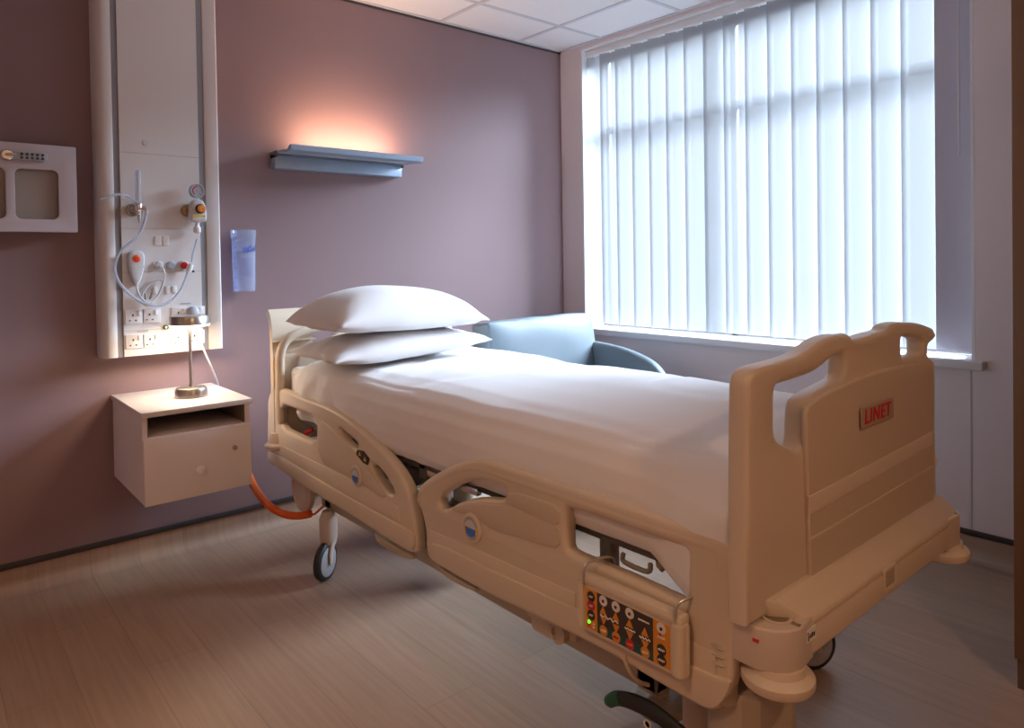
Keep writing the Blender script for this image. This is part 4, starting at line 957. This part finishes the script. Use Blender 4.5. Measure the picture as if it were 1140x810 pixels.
# ------------------------------------------------------------------ armchair in the corner
ac = thing('armchair', (2.62, 2.7, 0), 'blue-grey vinyl armchair in the corner behind the bed under the window', 'armchair')
ax0, ax1 = 2.19, 2.99
def cushion(c, dims, M=None, name='cushion', puff=.02, par=ac):
    t = bmesh.new(); bmesh.ops.create_cube(t, size=1); bmesh.ops.subdivide_edges(t, edges=t.edges[:], cuts=11, use_grid_fill=True)
    for v in t.verts:
        u = v.co*2; p = Vector((abs(u.x), abs(u.y), abs(u.z)))
        v.co = Vector((v.co.x*dims[0], v.co.y*dims[1], v.co.z*dims[2]))
        for ax in range(3):
            o_ = [k for k in range(3) if k != ax]
            v.co[ax] += (1 if u[ax] > 0 else -1)*puff*(1-p[o_[0]]**4)*(1-p[o_[1]]**4)*(1 if dims[ax] == min(dims) else .35)*(p[ax] > .95)
        v.co += Vector((noise.noise(v.co*6), noise.noise(v.co*6+Vector((3, 1, 2))), noise.noise(v.co*6+Vector((7, 7, 1)))))*.006
    bmesh.ops.transform(t, matrix=Matrix.Translation(c) @ (M or Matrix.Identity(4)), verts=t.verts)
    m = MB(); m.add(t); o = m.done(name, teal, par, angle=70); b_ = o.modifiers.new('b', 'BEVEL'); b_.width = .012; b_.segments = 3; b_.limit_method = 'ANGLE'; b_.angle_limit = math.radians(50); return o
cushion((2.585, 2.80, .715), (.76, .15, .47), Matrix.Rotation(math.radians(-9), 4, 'X'), 'back_cushion', .03)
cushion((2.585, 2.46, .42), (.60, .56, .16), None, 'seat_cushion', .02)
MB().box((2.26, 2.20, .20), (2.92, 2.78, .335), .02).done('seat_base', teal, ac)
MB().box((2.24, 2.88, .20), (2.94, 2.96, .85), .03).done('back_frame', teal, ac)
for xa in (2.185, 2.925):
    pl = [(2.96, .18), (2.96, .80), (2.80, .80), (2.66, .795), (2.52, .78), (2.38, .745), (2.30, .71), (2.235, .64), (2.22, .55), (2.22, .18)]
    plate('arm', [chaikin(pl, 2)], 'x', xa, xa+.075, .028, teal, ac, 50)
for x in (2.23, 2.94):
    for y in (2.27, 2.90): MB().lathe((x, y, 0), [(.016, 0), (.022, .185)], 16).done('leg', wood_leg, ac)

# ------------------------------------------------------------------ wardrobe at the right edge
wx, wyy = P(2, .0, 1129.5, 761).x, P(2, .0, 1129.5, 761).y
wx, wyy = P(2, .085, 1128.6, 734)[0]-0.0, P(2, .085, 1128.6, 734)[1]
wa = thing('wardrobe', (wx+.3, wyy-.45, 0), 'tall brown wooden wardrobe at the right edge of the view', 'wardrobe')
MB().box((wx+.02, wyy-.9, .085), (wx+.62, wyy, 2.15), .002).done('carcass', wardrobe_m, wa)
MB().box((wx+.012, wyy-.9, 0), (wx+.58, wyy-.006, .084)).done('plinth', wardrobe_p, wa, False)
for k, (y0_, y1_) in enumerate(((wyy-.449, wyy-.001), (wyy-.9, wyy-.452))):
    d_ = MB().box((wx, y0_, .09), (wx+.019, y1_, 2.148), .002).done('door', wardrobe_m, wa)
    yy = y0_+.04 if k == 0 else y1_-.04
    MB().tube([(wx, yy, 1.02), (wx-.03, yy, 1.02), (wx-.03, yy, 1.16), (wx, yy, 1.16)], .006, 10).done('handle', steel, d_)
hk = P(0, W-.04, 1138, 42)
ch = MB().lathe((W-.0005, hk.y-.006, hk.z), [(.02, 0), (.018, .006), (.008, .01), (.008, .03), (.017, .036), (.017, .046), (0, .048)], 20, (-1, 0, 0)).done('coat_hook', wood_leg)
tagit(ch, 'small brown peg on the wall right of the window, at the right edge', 'hook')

# ------------------------------------------------------------------ orange spiral mains lead by the bed head
oc = thing('orange_mains_cable', P(1, 2.95, 300, 560), 'orange corrugated mains cable curving from behind the bedside cabinet to the bed', 'cable')
q = [P(1, 3.24, 272, 512), P(1, 3.17, 278, 530), P(1, 3.08, 284, 543), P(1, 2.99, 293, 556), P(1, 2.92, 304, 566), P(1, 2.86, 318, 572.5), P(1, 2.80, 333, 574), P(1, 2.76, 346, 571.5)]
q = [Vector((a.x, a.y, max(a.z, .02))) for a in q]
path = smooth_path(q, 14); n = len(path)
MB().tube(path, [.0165*(.90+.10*math.cos(i*math.pi)) for i in range(n)], 12).done('sleeve', cable_o, oc, angle=60)
e_ = path[-1]
MB().tube(smooth_path([e_-Vector((0, 0, .002)), P(1, 2.74, 350, 572), P(1, 2.72, 357, 566), P(1, 2.70, 366, 558)], 5), .005, 8).done('inner_lead', cable_o, oc)
